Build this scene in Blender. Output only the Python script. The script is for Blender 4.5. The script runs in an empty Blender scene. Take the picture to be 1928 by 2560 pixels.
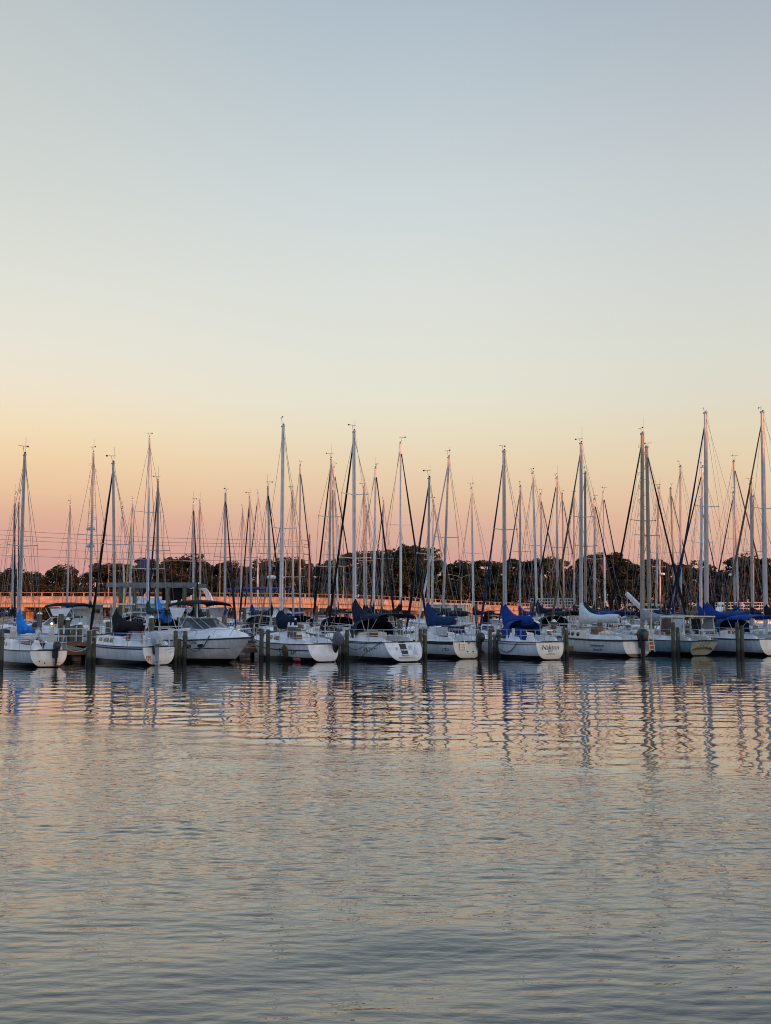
import bpy, math, random
import numpy as np
from mathutils import Vector, Matrix
R = math.radians
random.seed(7)
rnd = random.Random(11)
SC = bpy.context.scene
COL = SC.collection

# ------------------------------------------------------------------ camera
FPX, CX, CY, CAMZ = 2600.0, 964.0, 1280.0, 2.31
PITCH = math.atan(250.0 / FPX)
FW = Vector((0, math.cos(PITCH), math.sin(PITCH)))
UP = Vector((0, -math.sin(PITCH), math.cos(PITCH)))
cam = bpy.data.cameras.new('camera')
cam.sensor_fit = 'VERTICAL'; cam.sensor_height = 36.0
cam.lens = 36.0 * FPX / 2560.0
cam.clip_start = 0.1; cam.clip_end = 5000
camo = bpy.data.objects.new('camera', cam); COL.objects.link(camo)
camo.location = (0, 0, CAMZ); camo.rotation_euler = (math.pi / 2 + PITCH, 0, 0)
SC.camera = camo

def ray(px, py):
    return FW + Vector((1, 0, 0)) * ((px - CX) / FPX) + UP * ((CY - py) / FPX)
def at(px, py, Y):
    d = ray(px, py); k = Y / d.y
    return Vector((d.x * k, Y, CAMZ + d.z * k))
def wat(px, py, z=0.0):
    d = ray(px, py); k = (z - CAMZ) / d.z
    return Vector((d.x * k, d.y * k, z))

# ------------------------------------------------------------------ materials
def lin(c):
    return tuple((v / 12.92 if v <= 0.04045 else ((v + 0.055) / 1.055) ** 2.4) for v in (x / 255.0 for x in c))

MATS = {}
def mat(name, col, rough=0.5, var=0.15, scale=4.0, bump=0.0, metal=0.0, stretch=(1, 1, 1), col2=None, spec=0.5, bscale=None):
    if name in MATS: return MATS[name]
    m = bpy.data.materials.new(name); m.use_nodes = True
    nt = m.node_tree; b = nt.nodes['Principled BSDF']
    tc = nt.nodes.new('ShaderNodeTexCoord'); mp = nt.nodes.new('ShaderNodeMapping')
    mp.inputs['Scale'].default_value = stretch
    nt.links.new(tc.outputs['Object'], mp.inputs['Vector'])
    n = nt.nodes.new('ShaderNodeTexNoise'); n.inputs['Scale'].default_value = scale
    n.inputs['Detail'].default_value = 5
    nt.links.new(mp.outputs['Vector'], n.inputs['Vector'])
    r = nt.nodes.new('ShaderNodeValToRGB')
    c2 = col2 if col2 else tuple(x * (1 - var) for x in col)
    c1 = col if col2 else tuple(min(1, x * (1 + var * 0.5)) for x in col)
    r.color_ramp.elements[0].position = 0.35; r.color_ramp.elements[1].position = 0.68
    r.color_ramp.elements[0].color = (*c2, 1); r.color_ramp.elements[1].color = (*c1, 1)
    nt.links.new(n.outputs['Fac'], r.inputs['Fac'])
    nt.links.new(r.outputs['Color'], b.inputs['Base Color'])
    b.inputs['Roughness'].default_value = rough; b.inputs['Metallic'].default_value = metal
    b.inputs['Specular IOR Level'].default_value = spec
    if bump:
        n2 = nt.nodes.new('ShaderNodeTexNoise'); n2.inputs['Scale'].default_value = bscale or scale * 3
        n2.inputs['Detail'].default_value = 3
        nt.links.new(mp.outputs['Vector'], n2.inputs['Vector'])
        bp = nt.nodes.new('ShaderNodeBump'); bp.inputs['Strength'].default_value = bump
        bp.inputs['Distance'].default_value = 0.05
        nt.links.new(n2.outputs['Fac'], bp.inputs['Height'])
        nt.links.new(bp.outputs['Normal'], b.inputs['Normal'])
    MATS[name] = m
    return m

def hull_mat(name, col, low=(0.012, 0.013, 0.016), level=0.20, stain=0.22):  # default low band: antifouling and the hull's waterline shadow painted as one
    """gelcoat above, antifouling paint and painted waterline shade below the boot line, with scum and runs near the water"""
    if name in MATS: return MATS[name]
    m = bpy.data.materials.new(name); m.use_nodes = True
    nt = m.node_tree; L = nt.links.new; b = nt.nodes['Principled BSDF']
    tc = nt.nodes.new('ShaderNodeTexCoord'); sp = nt.nodes.new('ShaderNodeSeparateXYZ')
    L(tc.outputs['Object'], sp.inputs[0])
    n = nt.nodes.new('ShaderNodeTexNoise'); n.inputs['Scale'].default_value = 2.2; n.inputs['Detail'].default_value = 6
    mp = nt.nodes.new('ShaderNodeMapping'); mp.inputs['Scale'].default_value = (2.5, 2.5, 0.5)
    L(tc.outputs['Object'], mp.inputs['Vector']); L(mp.outputs['Vector'], n.inputs['Vector'])
    r = nt.nodes.new('ShaderNodeValToRGB')
    r.color_ramp.elements[0].position = 0.3; r.color_ramp.elements[1].position = 0.62
    r.color_ramp.elements[0].color = (*[x * 0.74 for x in col], 1); r.color_ramp.elements[1].color = (*col, 1)
    L(n.outputs['Fac'], r.inputs['Fac'])
    # tan waterline scum
    add = nt.nodes.new('ShaderNodeMath'); add.operation = 'MULTIPLY_ADD'
    add.inputs[1].default_value = 0.35; L(n.outputs['Fac'], add.inputs[0]); 
    neg = nt.nodes.new('ShaderNodeMath'); neg.operation = 'MULTIPLY'; neg.inputs[1].default_value = -1.0
    L(sp.outputs['Z'], neg.inputs[0]); L(neg.outputs[0], add.inputs[2])
    mr = nt.nodes.new('ShaderNodeMapRange'); mr.inputs['From Min'].default_value = -0.22; mr.inputs['From Max'].default_value = 0.1
    mr.inputs['To Max'].default_value = stain
    L(add.outputs[0], mr.inputs['Value'])
    mx = nt.nodes.new('ShaderNodeMix'); mx.data_type = 'RGBA'
    L(mr.outputs[0], mx.inputs['Factor']); L(r.outputs['Color'], mx.inputs[6]); mx.inputs[7].default_value = (0.34, 0.22, 0.10, 1)
    lt = nt.nodes.new('ShaderNodeMath'); lt.operation = 'LESS_THAN'; lt.inputs[1].default_value = level
    L(sp.outputs['Z'], lt.inputs[0])
    mx2 = nt.nodes.new('ShaderNodeMix'); mx2.data_type = 'RGBA'
    L(lt.outputs[0], mx2.inputs['Factor']); L(mx.outputs[2], mx2.inputs[6]); mx2.inputs[7].default_value = (*low, 1)
    L(mx2.outputs[2], b.inputs['Base Color'])
    b.inputs['Roughness'].default_value = 0.32
    MATS[name] = m
    return m

M = {}
M['white'] = mat('white_gelcoat', (0.78, 0.79, 0.80), 0.35, 0.16, 2.5)
M['cream'] = mat('cream_gelcoat', (0.66, 0.60, 0.48), 0.4, 0.2, 2.5)
M['grey'] = mat('grey_nonskid', (0.50, 0.52, 0.54), 0.6, 0.2, 5)
M['teal_deck'] = mat('teal_deck', (0.30, 0.44, 0.45), 0.5, 0.2, 4)
M['alu'] = mat('mast_aluminium', (0.39, 0.40, 0.41), 0.38, 0.18, 3, metal=0.1)
M['alu_w'] = mat('mast_white_paint', (0.62, 0.63, 0.65), 0.35, 0.15, 3)
M['alu_d'] = mat('mast_dull_bronze', (0.26, 0.23, 0.19), 0.45, 0.2, 3)
M['steel'] = mat('stainless_rail', (0.62, 0.63, 0.64), 0.3, 0.1, 6, metal=0.5)
M['wire'] = mat('rigging_wire', (0.16, 0.16, 0.17), 0.5, 0.1, 6)
M['glass'] = mat('smoked_glass', (0.018, 0.03, 0.035), 0.08, 0.3, 2)
M['screen'] = mat('tinted_windscreen', (0.075, 0.105, 0.12), 0.08, 0.3, 2)
M['black'] = mat('black_plastic', (0.012, 0.012, 0.014), 0.4, 0.2, 8)
M['rubber'] = mat('dark_rubber', (0.025, 0.027, 0.03), 0.6, 0.2, 8)
M['teak'] = mat('weathered_teak', (0.16, 0.085, 0.045), 0.6, 0.4, 6, stretch=(1, 6, 6))
M['red'] = mat('faded_red', (0.30, 0.05, 0.05), 0.5, 0.3, 6)
M['pinkred'] = mat('raspberry_fender', (0.26, 0.03, 0.07), 0.45, 0.2, 6)
M['rope'] = mat('old_rope', (0.10, 0.10, 0.095), 0.9, 0.3, 20)
M['rope_w'] = mat('pale_rope', (0.45, 0.43, 0.38), 0.9, 0.3, 20)
M['orange'] = mat('rust_orange', (0.36, 0.11, 0.03), 0.7, 0.4, 9)
M['yellow'] = mat('yellow_sail_furl', (0.55, 0.36, 0.05), 0.6, 0.2, 6)
def cloth(name, c, v=0.3):
    return mat(name, c, 0.85, v, 5, bump=0.6, bscale=9, spec=0.2)
CV = {
    'black': cloth('black_canvas', (0.008, 0.009, 0.012)),
    'navy': cloth('navy_canvas', (0.007, 0.014, 0.040)),
    'blue': cloth('royal_blue_canvas', (0.006, 0.045, 0.24)),
    'dblue': cloth('mid_blue_canvas', (0.008, 0.035, 0.125)),
    'sky': cloth('bright_blue_canvas', (0.01, 0.23, 0.72)),
    'white': cloth('white_canvas', (0.62, 0.66, 0.67), 0.12),
    'tarp': cloth('grey_tarp', (0.30, 0.30, 0.33), 0.25),
    'green': cloth('dark_green_canvas', (0.008, 0.045, 0.04)),
    'tan': cloth('tan_canvas', (0.34, 0.29, 0.19)),
    'olive': cloth('olive_canvas', (0.13, 0.12, 0.075)),
    'brown': cloth('brown_canvas', (0.10, 0.06, 0.035)),
}
for k_, v_ in CV.items(): M.setdefault('cv_' + k_, v_)
M['tarp'] = CV['tarp']
HW = hull_mat('hull_white', (0.76, 0.78, 0.80))
HW2 = hull_mat('hull_off_white', (0.70, 0.70, 0.68), level=0.20, stain=0.3)
HG = hull_mat('hull_pale_grey', (0.58, 0.63, 0.68), level=0.19)
HT = hull_mat('hull_teal', (0.22, 0.36, 0.41), level=0.20, stain=0.3)
HTR = hull_mat('transom_white', (0.80, 0.79, 0.77), level=0.05, stain=0.55)
HC = hull_mat('hull_cream', (0.78, 0.75, 0.68), level=0.06, stain=0.6)
HN = hull_mat('hull_navy', (0.02, 0.03, 0.07), level=0.1, low=(0.10, 0.02, 0.02), stain=0.2)

# ------------------------------------------------------------------ mesh builder
class MB:
    def __init__(s): s.v = []; s.f = []
    def add(s, vs, fs):
        o = len(s.v); s.v += [tuple(p) for p in vs]; s.f += [tuple(i + o for i in f) for f in fs]
    def box(s, c, d, rz=0.0, ry=0.0, taper=1.0):
        hx, hy, hz = d[0] / 2, d[1] / 2, d[2] / 2
        rot = Matrix.Rotation(rz, 3, 'Z') @ Matrix.Rotation(ry, 3, 'Y')
        vs = []
        for z, k in ((-hz, 1.0), (hz, taper)):
            for x, y in ((-hx, -hy), (hx, -hy), (hx, hy), (-hx, hy)):
                vs.append(rot @ Vector((x * k, y * k, z)) + Vector(c))
        s.add(vs, [(3, 2, 1, 0), (4, 5, 6, 7), (0, 1, 5, 4), (1, 2, 6, 5), (2, 3, 7, 6), (3, 0, 4, 7)])
    def rings(s, rings, closed=True, cap0=True, cap1=True):
        n = len(rings[0]); vs = [p for r in rings for p in r]; fs = []
        for i in range(len(rings) - 1):
            for j in range(n if closed else n - 1):
                k = (j + 1) % n
                fs.append((i * n + j, i * n + k, (i + 1) * n + k, (i + 1) * n + j))
        if cap0: fs.append(tuple(range(n - 1, -1, -1)))
        if cap1: fs.append(tuple(range((len(rings) - 1) * n, len(rings) * n)))
        s.add(vs, fs)
    def tube(s, pts, r, n=6, flat=1.0):
        pts = [Vector(p) for p in pts]
        rs = r if isinstance(r, (list, tuple)) else [r] * len(pts)
        out = []
        for i, p in enumerate(pts):
            a = pts[max(0, i - 1)]; b = pts[min(len(pts) - 1, i + 1)]
            d = (b - a).normalized()
            ref = Vector((0, 0, 1)) if abs(d.z) < 0.9 else Vector((0, 1, 0))
            u = d.cross(ref).normalized(); w = d.cross(u)
            out.append([p + u * rs[i] * math.cos(2 * math.pi * k / n) * flat + w * rs[i] * math.sin(2 * math.pi * k / n) for k in range(n)])
        s.rings(out)
    def lathe(s, c, prof, n=10, axis='Z', sx=1.0, sy=1.0):
        out = []
        for r, z in prof:
            ring = []
            for k in range(n):
                a = 2 * math.pi * k / n
                q = (r * math.cos(a) * sx, r * math.sin(a) * sy, z)
                if axis == 'X': q = (q[2], q[0], q[1])
                if axis == 'Y': q = (q[0], q[2], q[1])
                ring.append(Vector(q) + Vector(c))
            out.append(ring)
        s.rings(out)
    def ball(s, c, r, n=10, sz=1.0, sx=1.0, sy=1.0):
        m = max(4, n // 2)
        s.lathe(c, [(max(1e-3, r * math.sin(math.pi * i / m)), -r * sz * math.cos(math.pi * i / m)) for i in range(m + 1)], n, sx=sx, sy=sy)
    def slab(s, q, t):
        q = [Vector(p) for p in q]
        nrm = (q[1] - q[0]).cross(q[2] - q[0]).normalized() * t
        vs = [p for p in q] + [p + nrm for p in q]; n = len(q)
        fs = [tuple(range(n - 1, -1, -1)), tuple(range(n, 2 * n))] + [(i, (i + 1) % n, (i + 1) % n + n, i + n) for i in range(n)]
        s.add(vs, fs)
    def build(s, name, m, parent=None, smooth=False):
        me = bpy.data.meshes.new(name)
        me.from_pydata(s.v, [], s.f); me.update()
        if smooth:
            me.polygons.foreach_set('use_smooth', [True] * len(me.polygons))
            try: me.set_sharp_from_angle(angle=R(42))
            except Exception: pass
        me.materials.append(m)
        o = bpy.data.objects.new(name, me); COL.objects.link(o)
        if parent: o.parent = parent
        return o

LONG = []
def tag(o, label=None, cat=None, group=None, kind=None):
    if label:
        o['label'] = label
        if len(label.replace('-', ' ').split()) > 16: LONG.append(label)
    if cat: o['category'] = cat
    if group: o['group'] = group
    if kind: o['kind'] = kind
    return o
def empty(name, loc, rz=0.0):
    o = bpy.data.objects.new(name, None); COL.objects.link(o)
    o.location = loc; o.rotation_euler = (0, 0, rz); o.empty_display_size = 0.3
    return o
def copy_tree(o, parent=None):
    c = o.copy(); COL.objects.link(c)
    if parent: c.parent = parent
    for ch in list(o.children): copy_tree(ch, c)
    return c
def text_mesh(body, size, shear=0.0, extrude=0.003):
    cu = bpy.data.curves.new('lettering', 'FONT'); cu.body = body; cu.size = size; cu.shear = shear
    cu.align_x = 'CENTER'; cu.align_y = 'CENTER'; cu.extrude = extrude; cu.resolution_u = 2
    ob = bpy.data.objects.new('lettering', cu); COL.objects.link(ob)
    dg = bpy.context.evaluated_depsgraph_get(); dg.update()
    me = bpy.data.meshes.new_from_object(ob.evaluated_get(dg))
    bpy.data.objects.remove(ob)
    return me
def smoothstep(a, b, x):
    t = min(1, max(0, (x - a) / (b - a))); return t * t * (3 - 2 * t)
# ------------------------------------------------------------------ sailing boats
class Hull:
    """analytic hull form: x forward from the stern, y to port, z up from the water"""
    def __init__(s, L, B, Fs=0.85, Fb=1.15, ws=0.62, tr=-0.12, box=0.55, depth=0.45, bow_rake=0.55):
        s.L, s.B, s.Fs, s.Fb, s.ws, s.tr, s.box, s.depth, s.br = L, B, Fs, Fb, ws, tr, box, depth, bow_rake
    def hb(s, t):
        if t < 0.45: k = s.ws + (1 - s.ws) * math.sin(math.pi / 2 * t / 0.45)
        else: k = 1 - ((t - 0.45) / 0.55) ** 2.3
        return max(0.015, s.B / 2 * k)
    def zs(s, t): return s.Fs + (s.Fb - s.Fs) * t ** 1.7 - 0.05 * math.sin(math.pi * t)
    def zb(s, t):
        if t < 0.9: return 0.02 - s.depth * math.sin(math.pi * t / 0.9 * 0.96)
        return 0.02 - s.depth * math.sin(math.pi * 0.96) + ((t - 0.9) / 0.1) ** 1.5 * 0.22
    def pq(s, t): return s.box + (1.05 - s.box) * smoothstep(0.35, 1.0, t), 0.9
    def dx(s, t, zf):
        return s.tr * (1 - zf) * (1 - t) ** 6 - s.br * (1 - zf) * smoothstep(0.55, 1.0, t)
    def pt(s, t, a, side=1):
        b, zs, zb = s.hb(t), s.zs(t), s.zb(t); p, q = s.pq(t)
        ca, sa = math.cos(a * math.pi / 2), math.sin(a * math.pi / 2)
        y = b * max(0, ca) ** p; z = zs - (zs - zb) * sa ** q
        return Vector((t * s.L + s.dx(t, (z - zb) / (zs - zb)), side * y, z))
    def y_at(s, x, z):
        t = min(1, max(0, x / s.L)); b, zs, zb = s.hb(t), s.zs(t), s.zb(t); p, q = s.pq(t)
        k = min(1, max(0, (zs - z) / (zs - zb))); a = math.asin(k ** (1 / q)) 
        return b * max(0.0, math.cos(a)) ** p
    def ring(s, t, n=9):
        A = [i / (n - 1) for i in range(n)]
        return [s.pt(t, a, 1) for a in A] + [s.pt(t, a, -1) for a in A[-2::-1]]
    def sheer(s, t, side, up=0.0, out=0.0): 
        p = s.pt(t, 0, side); return Vector((p.x, p.y + side * out, p.z + up))

def put_text(me, m, root, fn, name='lettering'):
    for v in me.vertices: v.co = fn(v.co)
    me.materials.clear(); me.materials.append(m)
    o = bpy.data.objects.new(name, me); COL.objects.link(o); o.parent = root
    return o
def side_text(root, H, body, x, z, size, m, shear=0.0, stretch=1.0, side=1):
    me = text_mesh(body, size, shear)
    return put_text(me, m, root, lambda c: Vector((x - side * c.x * stretch, side * (H.y_at(x - side * c.x * stretch, z + c.y) + 0.012 + c.z), z + c.y)))
def transom_x(H, z):
    zs, zb = H.zs(0), H.zb(0); return H.dx(0, (z - zb) / (zs - zb))
def stern_text(root, H, body, y, z, size, m, shear=0.0):
    me = text_mesh(body, size, shear)
    return put_text(me, m, root, lambda c: Vector((transom_x(H, z + c.y) - 0.012 - c.z, y - c.x, z + c.y)))

def outboard(root, H, y, cowl, leg, tilt=0.0, s=1.0, z=None, wrap=False):
    z0 = (H.zs(0) if z is None else z); x0 = transom_x(H, z0) - 0.18
    rot = Matrix.Rotation(tilt, 4, 'Y')
    o = empty('outboard_motor', (x0, y, z0)); o.parent = root
    b = MB(); out = []
    for zz, hx, hy in ((0.02, .10, .09), (0.07, .19, .13), (0.22, .22, .15), (0.36, .19, .13), (0.43, .10, .08)):
        e = 1.25 if wrap else 1.0
        out.append([rot @ Vector(((-0.05 + hx * e * math.copysign(abs(math.cos(a)) ** .6, math.cos(a))) * s, hy * e * math.copysign(abs(math.sin(a)) ** .6, math.sin(a)) * s, zz * s * e * (1.05 if wrap else 1))) for a in [2 * math.pi * k / 12 for k in range(12)]])
    b.rings(out); b.build('cowl', cowl, o, True)
    b = MB()
    b.tube([rot @ Vector((-0.04 * s, 0, 0.04 * s)), rot @ Vector((-0.06 * s, 0, -0.30 * s)), rot @ Vector((-0.07 * s, 0, -0.62 * s))], [0.10 * s, 0.075 * s, 0.05 * s], 8)
    b.box(rot @ Vector((-0.10 * s, 0, -0.55 * s)), (0.26 * s, 0.16 * s, 0.02))
    b.tube([rot @ Vector((0.08 * s, 0, -0.68 * s)), rot @ Vector((-0.22 * s, 0, -0.68 * s))], [0.03 * s, 0.055 * s], 8)
    b.build('leg', leg, o, True)
    b = MB(); b.box((0.10, 0, -0.16), (0.14, 0.22, 0.28)); b.build('bracket', M['rubber'], o)
    return o

def make_sailboat(name, S, label, group=None):
    """S: dict of the boat's measures, colours and gear"""
    th = S['th']; rz = R(90 + th); fwd = Vector((-math.sin(R(th)), math.cos(R(th)), 0))
    L = S['L']; B = S.get('B', 0.33 * L)
    H = Hull(L, B, S.get('Fs', 0.85), S.get('Fb', 1.15), S.get('ws', 0.64), S.get('tr', -0.12), S.get('box', 0.55), bow_rake=S.get('br', 0.6))
    loc = S['stern'].copy(); loc.z = 0
    root = empty(name, loc, rz); tag(root, label, 'sailboat', group)
    inv = (Matrix.Translation(loc) @ Matrix.Rotation(rz, 4, 'Z')).inverted()
    g = S.get
    q = random.Random(S.get('seed', 1)); hi = g('hi', False)
    ts = [0, .05, .12, .2, .3, .4, .5, .6, .7, .79, .87, .93, .97, 1.0]
    b = MB(); b.rings([H.ring(t) for t in ts], closed=False, cap0=False, cap1=False)
    b.build('hull', g('hull', HW), root, True)
    tb = MB(); r0 = [p + Vector((-0.002, 0, 0)) for p in H.ring(0)]
    c0 = Vector((sum(p.x for p in r0) / len(r0), 0, H.zs(0) * 0.6)); n0 = len(r0)
    if H.tr == 0 or True:
        rows = []
        for k in range(9):   # horizontal strips so that a raked transom stays smooth
            pa, pb = r0[k], r0[n0 - 1 - k]; rows.append((pa, pb))
        for k in range(8):
            (a1, b1), (a2, b2) = rows[k], rows[k + 1]
            tb.add([a1, a2, b2, b1], [(0, 1, 2, 3)] if k < 7 else [(0, 1, 3)])
    tb.build('transom', g('transom_mat', HTR), root)
    # deck with a cockpit well
    d = MB(); out = []; x0c = g('cab', (0.36, 0.76))[0]; fl = g('floor', 0.28)
    for t in [0, .03, .07, .071, .16, .26, x0c - .012, x0c - .011, x0c + .02, .45, .52, .6, .7, .79, .87, .93, .97, 1.0]:
        p = H.sheer(t, 1); w = H.hb(t); y1 = w * (.60 if t < .5 else .5); z = p.z
        inside = .0705 < t < x0c - .0115
        zf = fl if inside else z + .05
        out.append([Vector((p.x, sd * y, zz)) for sd, y, zz in ((1, w, z - .012), (1, y1, z + .03), (1, y1 * .97, zf), (-1, y1 * .97, zf), (-1, y1, z + .03), (-1, w, z - .012))])
    d.rings(out, closed=False, cap0=False, cap1=False)
    d.build('deck', g('deck', M['white']), root)
    rl = MB()
    for sd in (1, -1): rl.tube([H.sheer(t, sd, 0.0, 0.012) for t in ts], g('rail_r', 0.022), 5)
    rl.tube([H.sheer(0, 1, 0, 0), H.sheer(0, -1, 0, 0)], g('rail_r', 0.022), 5)
    rl.build('toe_rail', g('rail', M['rubber']), root)
    if g('stripe'):
        z0, z1, sm = g('stripe')
        for sd in (1, -1):
            st = MB()
            for i in range(len(ts) - 2):
                qd = []
                for t, dz in ((ts[i], z0), (ts[i + 1], z0), (ts[i + 1], z1), (ts[i], z1)):
                    z = H.zs(t) - dz; x = t * L + H.dx(t, (z - H.zb(t)) / (H.zs(t) - H.zb(t))); qd.append(Vector((x, sd * (H.y_at(t * L, z) + 0.006), z)))
                if sd < 0: qd = qd[::-1]
                st.slab(qd, -0.004)
            st.build('stripe', sm, root)
    # cabin trunk
    x0, x1 = g('cab', (0.36, 0.76)); x0 *= L; x1 *= L; hc = g('hc', 0.42)
    def cs(x, k):
        t = x / L; w = H.hb(t) * 0.66; z = H.zs(t) - 0.03
        h = hc * k
        return [Vector((x, w, z)), Vector((x, w * 0.86, z + h)), Vector((x, w * 0.4, z + h + 0.05 * k)), Vector((x, -w * 0.4, z + h + 0.05 * k)), Vector((x, -w * 0.86, z + h)), Vector((x, -w, z))]
    xs = [(x0, 1.0), (x0 + 0.02 * L, 1.04), ((x0 + x1) / 2, 1.0), (x1 - 0.12 * L, 0.86), (x1 - 0.05 * L, 0.62), (x1, 0.04)]
    cb = MB(); cb.rings([cs(x, k) for x, k in xs], cap0=True, cap1=True)
    cb.build('cabin', g('cabin_mat', M['white']), root)
    def cz(x):
        for (xa, ka), (xb, kb) in zip(xs, xs[1:]):
            if xa <= x <= xb: k = ka + (kb - ka) * (x - xa) / (xb - xa); return H.zs(x / L) - 0.03 + (hc + 0.05) * k
        return H.zs(min(1, max(0, x / L)))
    def cpt(x, f, sd):
        for (xa, ka), (xb, kb) in zip(xs, xs[1:]):
            if xa <= x <= xb: k = ka + (kb - ka) * (x - xa) / (xb - xa); break
        c = cs(x, k); p = c[0].lerp(c[1], f)
        return Vector((p.x, sd * (p.y + 0.004), p.z))
    wins = g('wins', ((0.05, 0.13), (0.16, 0.25)))
    for sd in (1, -1):
        for wa, wb in wins:
            xa, xb = x0 + wa * L, x0 + wb * L
            if xb > x1 - 0.06 * L: continue
            qd = [cpt(xa, .34, sd), cpt(xb, .36, sd), cpt(xb - 0.03, .78, sd), cpt(xa + 0.03, .80, sd)]
            w = MB(); w.slab(qd if sd < 0 else qd[::-1], 0.012); w.build('window', M['glass'], root)
    # cockpit coamings, companionway, hatch
    co = MB()
    for sd in (1, -1):
        a, e = 0.05 * L, x0 + 0.02
        rr = []
        for x, h in ((a, .16), (a + .3, .24), (e - .4, .28), (e, .34)):
            w = H.hb(x / L) * 0.72; z = H.zs(x / L) - 0.02
            rr.append([Vector((x, sd * (w + .10), z)), Vector((x, sd * (w + .04), z + h)), Vector((x, sd * (w - .08), z + h)), Vector((x, sd * (w - .14), z))])
        co.rings(rr)
    co.build('cockpit_coaming', g('coam', M['white']), root)
    ch = MB(); ch.box((x0 - 0.012, 0, H.zs(x0 / L) + hc * .48), (0.02, 0.56, hc * .9)); ch.build('companionway', M['teak'] if q.random() < .5 else M['glass'], root)
    ht = MB(); ht.box((x0 + .42, 0, cz(x0 + .42) + .03), (.75, .62, .06)); ht.build('hatch', M['grey'], root)
    ht = MB(); ht.box((x1 - .16 * L, 0, cz(x1 - .16 * L) + .025), (.5, .5, .05)); ht.build('hatch', M['glass'], root)
    # mast
    xm = g('xm', 0.58) * L; foot = Vector((xm, 0, cz(xm) - 0.02))
    top = inv @ S['top']; mm = g('mast_mat', M['alu']); mr = g('mr', 0.075)
    def mp(f): return foot.lerp(top, f)
    k = MB(); k.tube([mp(0), mp(.5), mp(.93), mp(1)], [mr, mr, mr * .82, mr * .72], 8)
    k.tube([mp(1) + Vector((-.14, 0, 0)), mp(1) + Vector((.14, 0, 0))], mr * .55, 6)
    mast = k.build('mast', mm, root, True)
    hm = top.z - foot.z
    sf = g('spr', (0.52,)); spans = []
    for f in sf:
        w = MB(); c = mp(f); ln = g('spl', 0.85) * (1.15 - .45 * f) * B / 2.6
        for sd in (1, -1):
            e = c + Vector((-.10, sd * ln, .05)); spans.append((f, sd, e)); w.tube([c, e], [.028, .018], 5)
            w.box(e, (.05, .05, .08))
        w.build('spreader', mm, root)
    # rigging
    w = MB(); wr = g('wr', 0.0095); bowp = H.sheer(1, 1, .06); bowp.y = 0; bowp.x -= .08
    jf = g('jf', 0.97)
    for sd in (1, -1):
        cp = H.sheer(xm / L - .01, sd, .02, -.06)
        pts = [cp] + [e for f, s2, e in spans if s2 == sd] + [mp(.97)]
        w.tube(pts, wr, 4)
        w.tube([H.sheer(xm / L - .05, sd, .02, -.06), mp(sf[0] - .01 if sf else .6)], wr, 4)
    w.tube([Vector((-.02 + transom_x(H, H.zs(0)), .25, H.zs(0))), mp(.985)], wr, 4)
    w.tube([mp(1) + Vector((-.13, 0, 0)), Vector((xm - .34 * L, 0, foot.z + g('bz', .72)))], wr * .8, 4)
    if not g('jib'): w.tube([bowp, mp(jf)], wr * 1.3, 4)
    w.tube([mp(.96) + Vector((-.09, 0, 0)), mp(0) + Vector((-.10, .05, .9))], wr * .8, 4)
    w.build('rigging', M['wire'], root)
    if g('jib'):
        e = mp(jf); n = 9; w = MB()
        jr = g('jr', 0.085); pts = []; rs = []
        for i in range(n + 1):
            f = .02 + .95 * i / n; p = bowp.lerp(e, f); p.z -= .10 * math.sin(math.pi * f)
            pts.append(p); rs.append(jr * (1.0 - .62 * f) * (1 + .12 * q.uniform(-1, 1)) if i else jr * .5)
        w.tube(pts, rs, 7); j = w.build('furled_jib', CV.get(g('jib')) or M[g('jib')], root, True)
        w = MB(); w.lathe(bowp, [(.05, 0), (.09, .03), (.09, .12), (.05, .16)], 8); w.build('furling_drum', M['rubber'], j)
    # masthead gear
    w = MB(); hd = mp(1); g1 = q.uniform(.25, .45)
    w.tube([hd + Vector((.05, 0, 0)), hd + Vector((.12, .04, g1)), hd + Vector((.13, .04, g1))], .010, 4)
    a = q.uniform(0, 6.28); dv = Vector((math.cos(a), math.sin(a), 0)) * .22
    w.tube([hd + Vector((.12, .04, g1)) - dv, hd + Vector((.12, .04, g1)) + dv], .010, 4)
    w.box(hd + Vector((.12, .04, g1)) + dv, (.09, .03, .07), a)
    w.box(hd + Vector((-.06, 0, .06)), (.06, .06, .11))
    if q.random() < .6: w.tube([hd + Vector((-.1, 0, 0)), hd + Vector((-.12, 0, q.uniform(.6, 1.0)))], .006, 4)
    w.build('wind_vane', M['rubber'], mast)
    if g('radar'):
        for f, kk in g('radar'):
            w = MB(); c = mp(f) + Vector((mr + .28, 0, 0)); w.lathe(c, [(.05, -.12), (.25, -.08), (.29, 0), (.25, .10), (.06, .14)], 10)
            w.box(mp(f) + Vector((mr + .06, 0, -.05)), (.24, .08, .06)); w.build('radar_dome', M[kk], root, True)
    if g('steps'):
        w = MB()
        for i in range(24):
            c = mp(.12 + .84 * i / 24); sd = 1 if i % 2 else -1; w.tube([c + Vector((0, sd * mr, 0)), c + Vector((0, sd * (mr + .14), .02)), c + Vector((0, sd * (mr + .13), .16)), c + Vector((0, sd * mr, .16))], .012, 4)
        w.build('mast_steps', mm, root)
    # boom and sail cover
    bz = foot.z + g('bz', .72); bl = g('bl', 0.36) * L; bd = 0.0
    w = MB(); w.tube([(xm - .08, 0, bz), (xm - bl, 0, bz + g('brise', .08))], [.06, .05], 8)
    boom = w.build('boom', mm, root, True)
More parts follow.
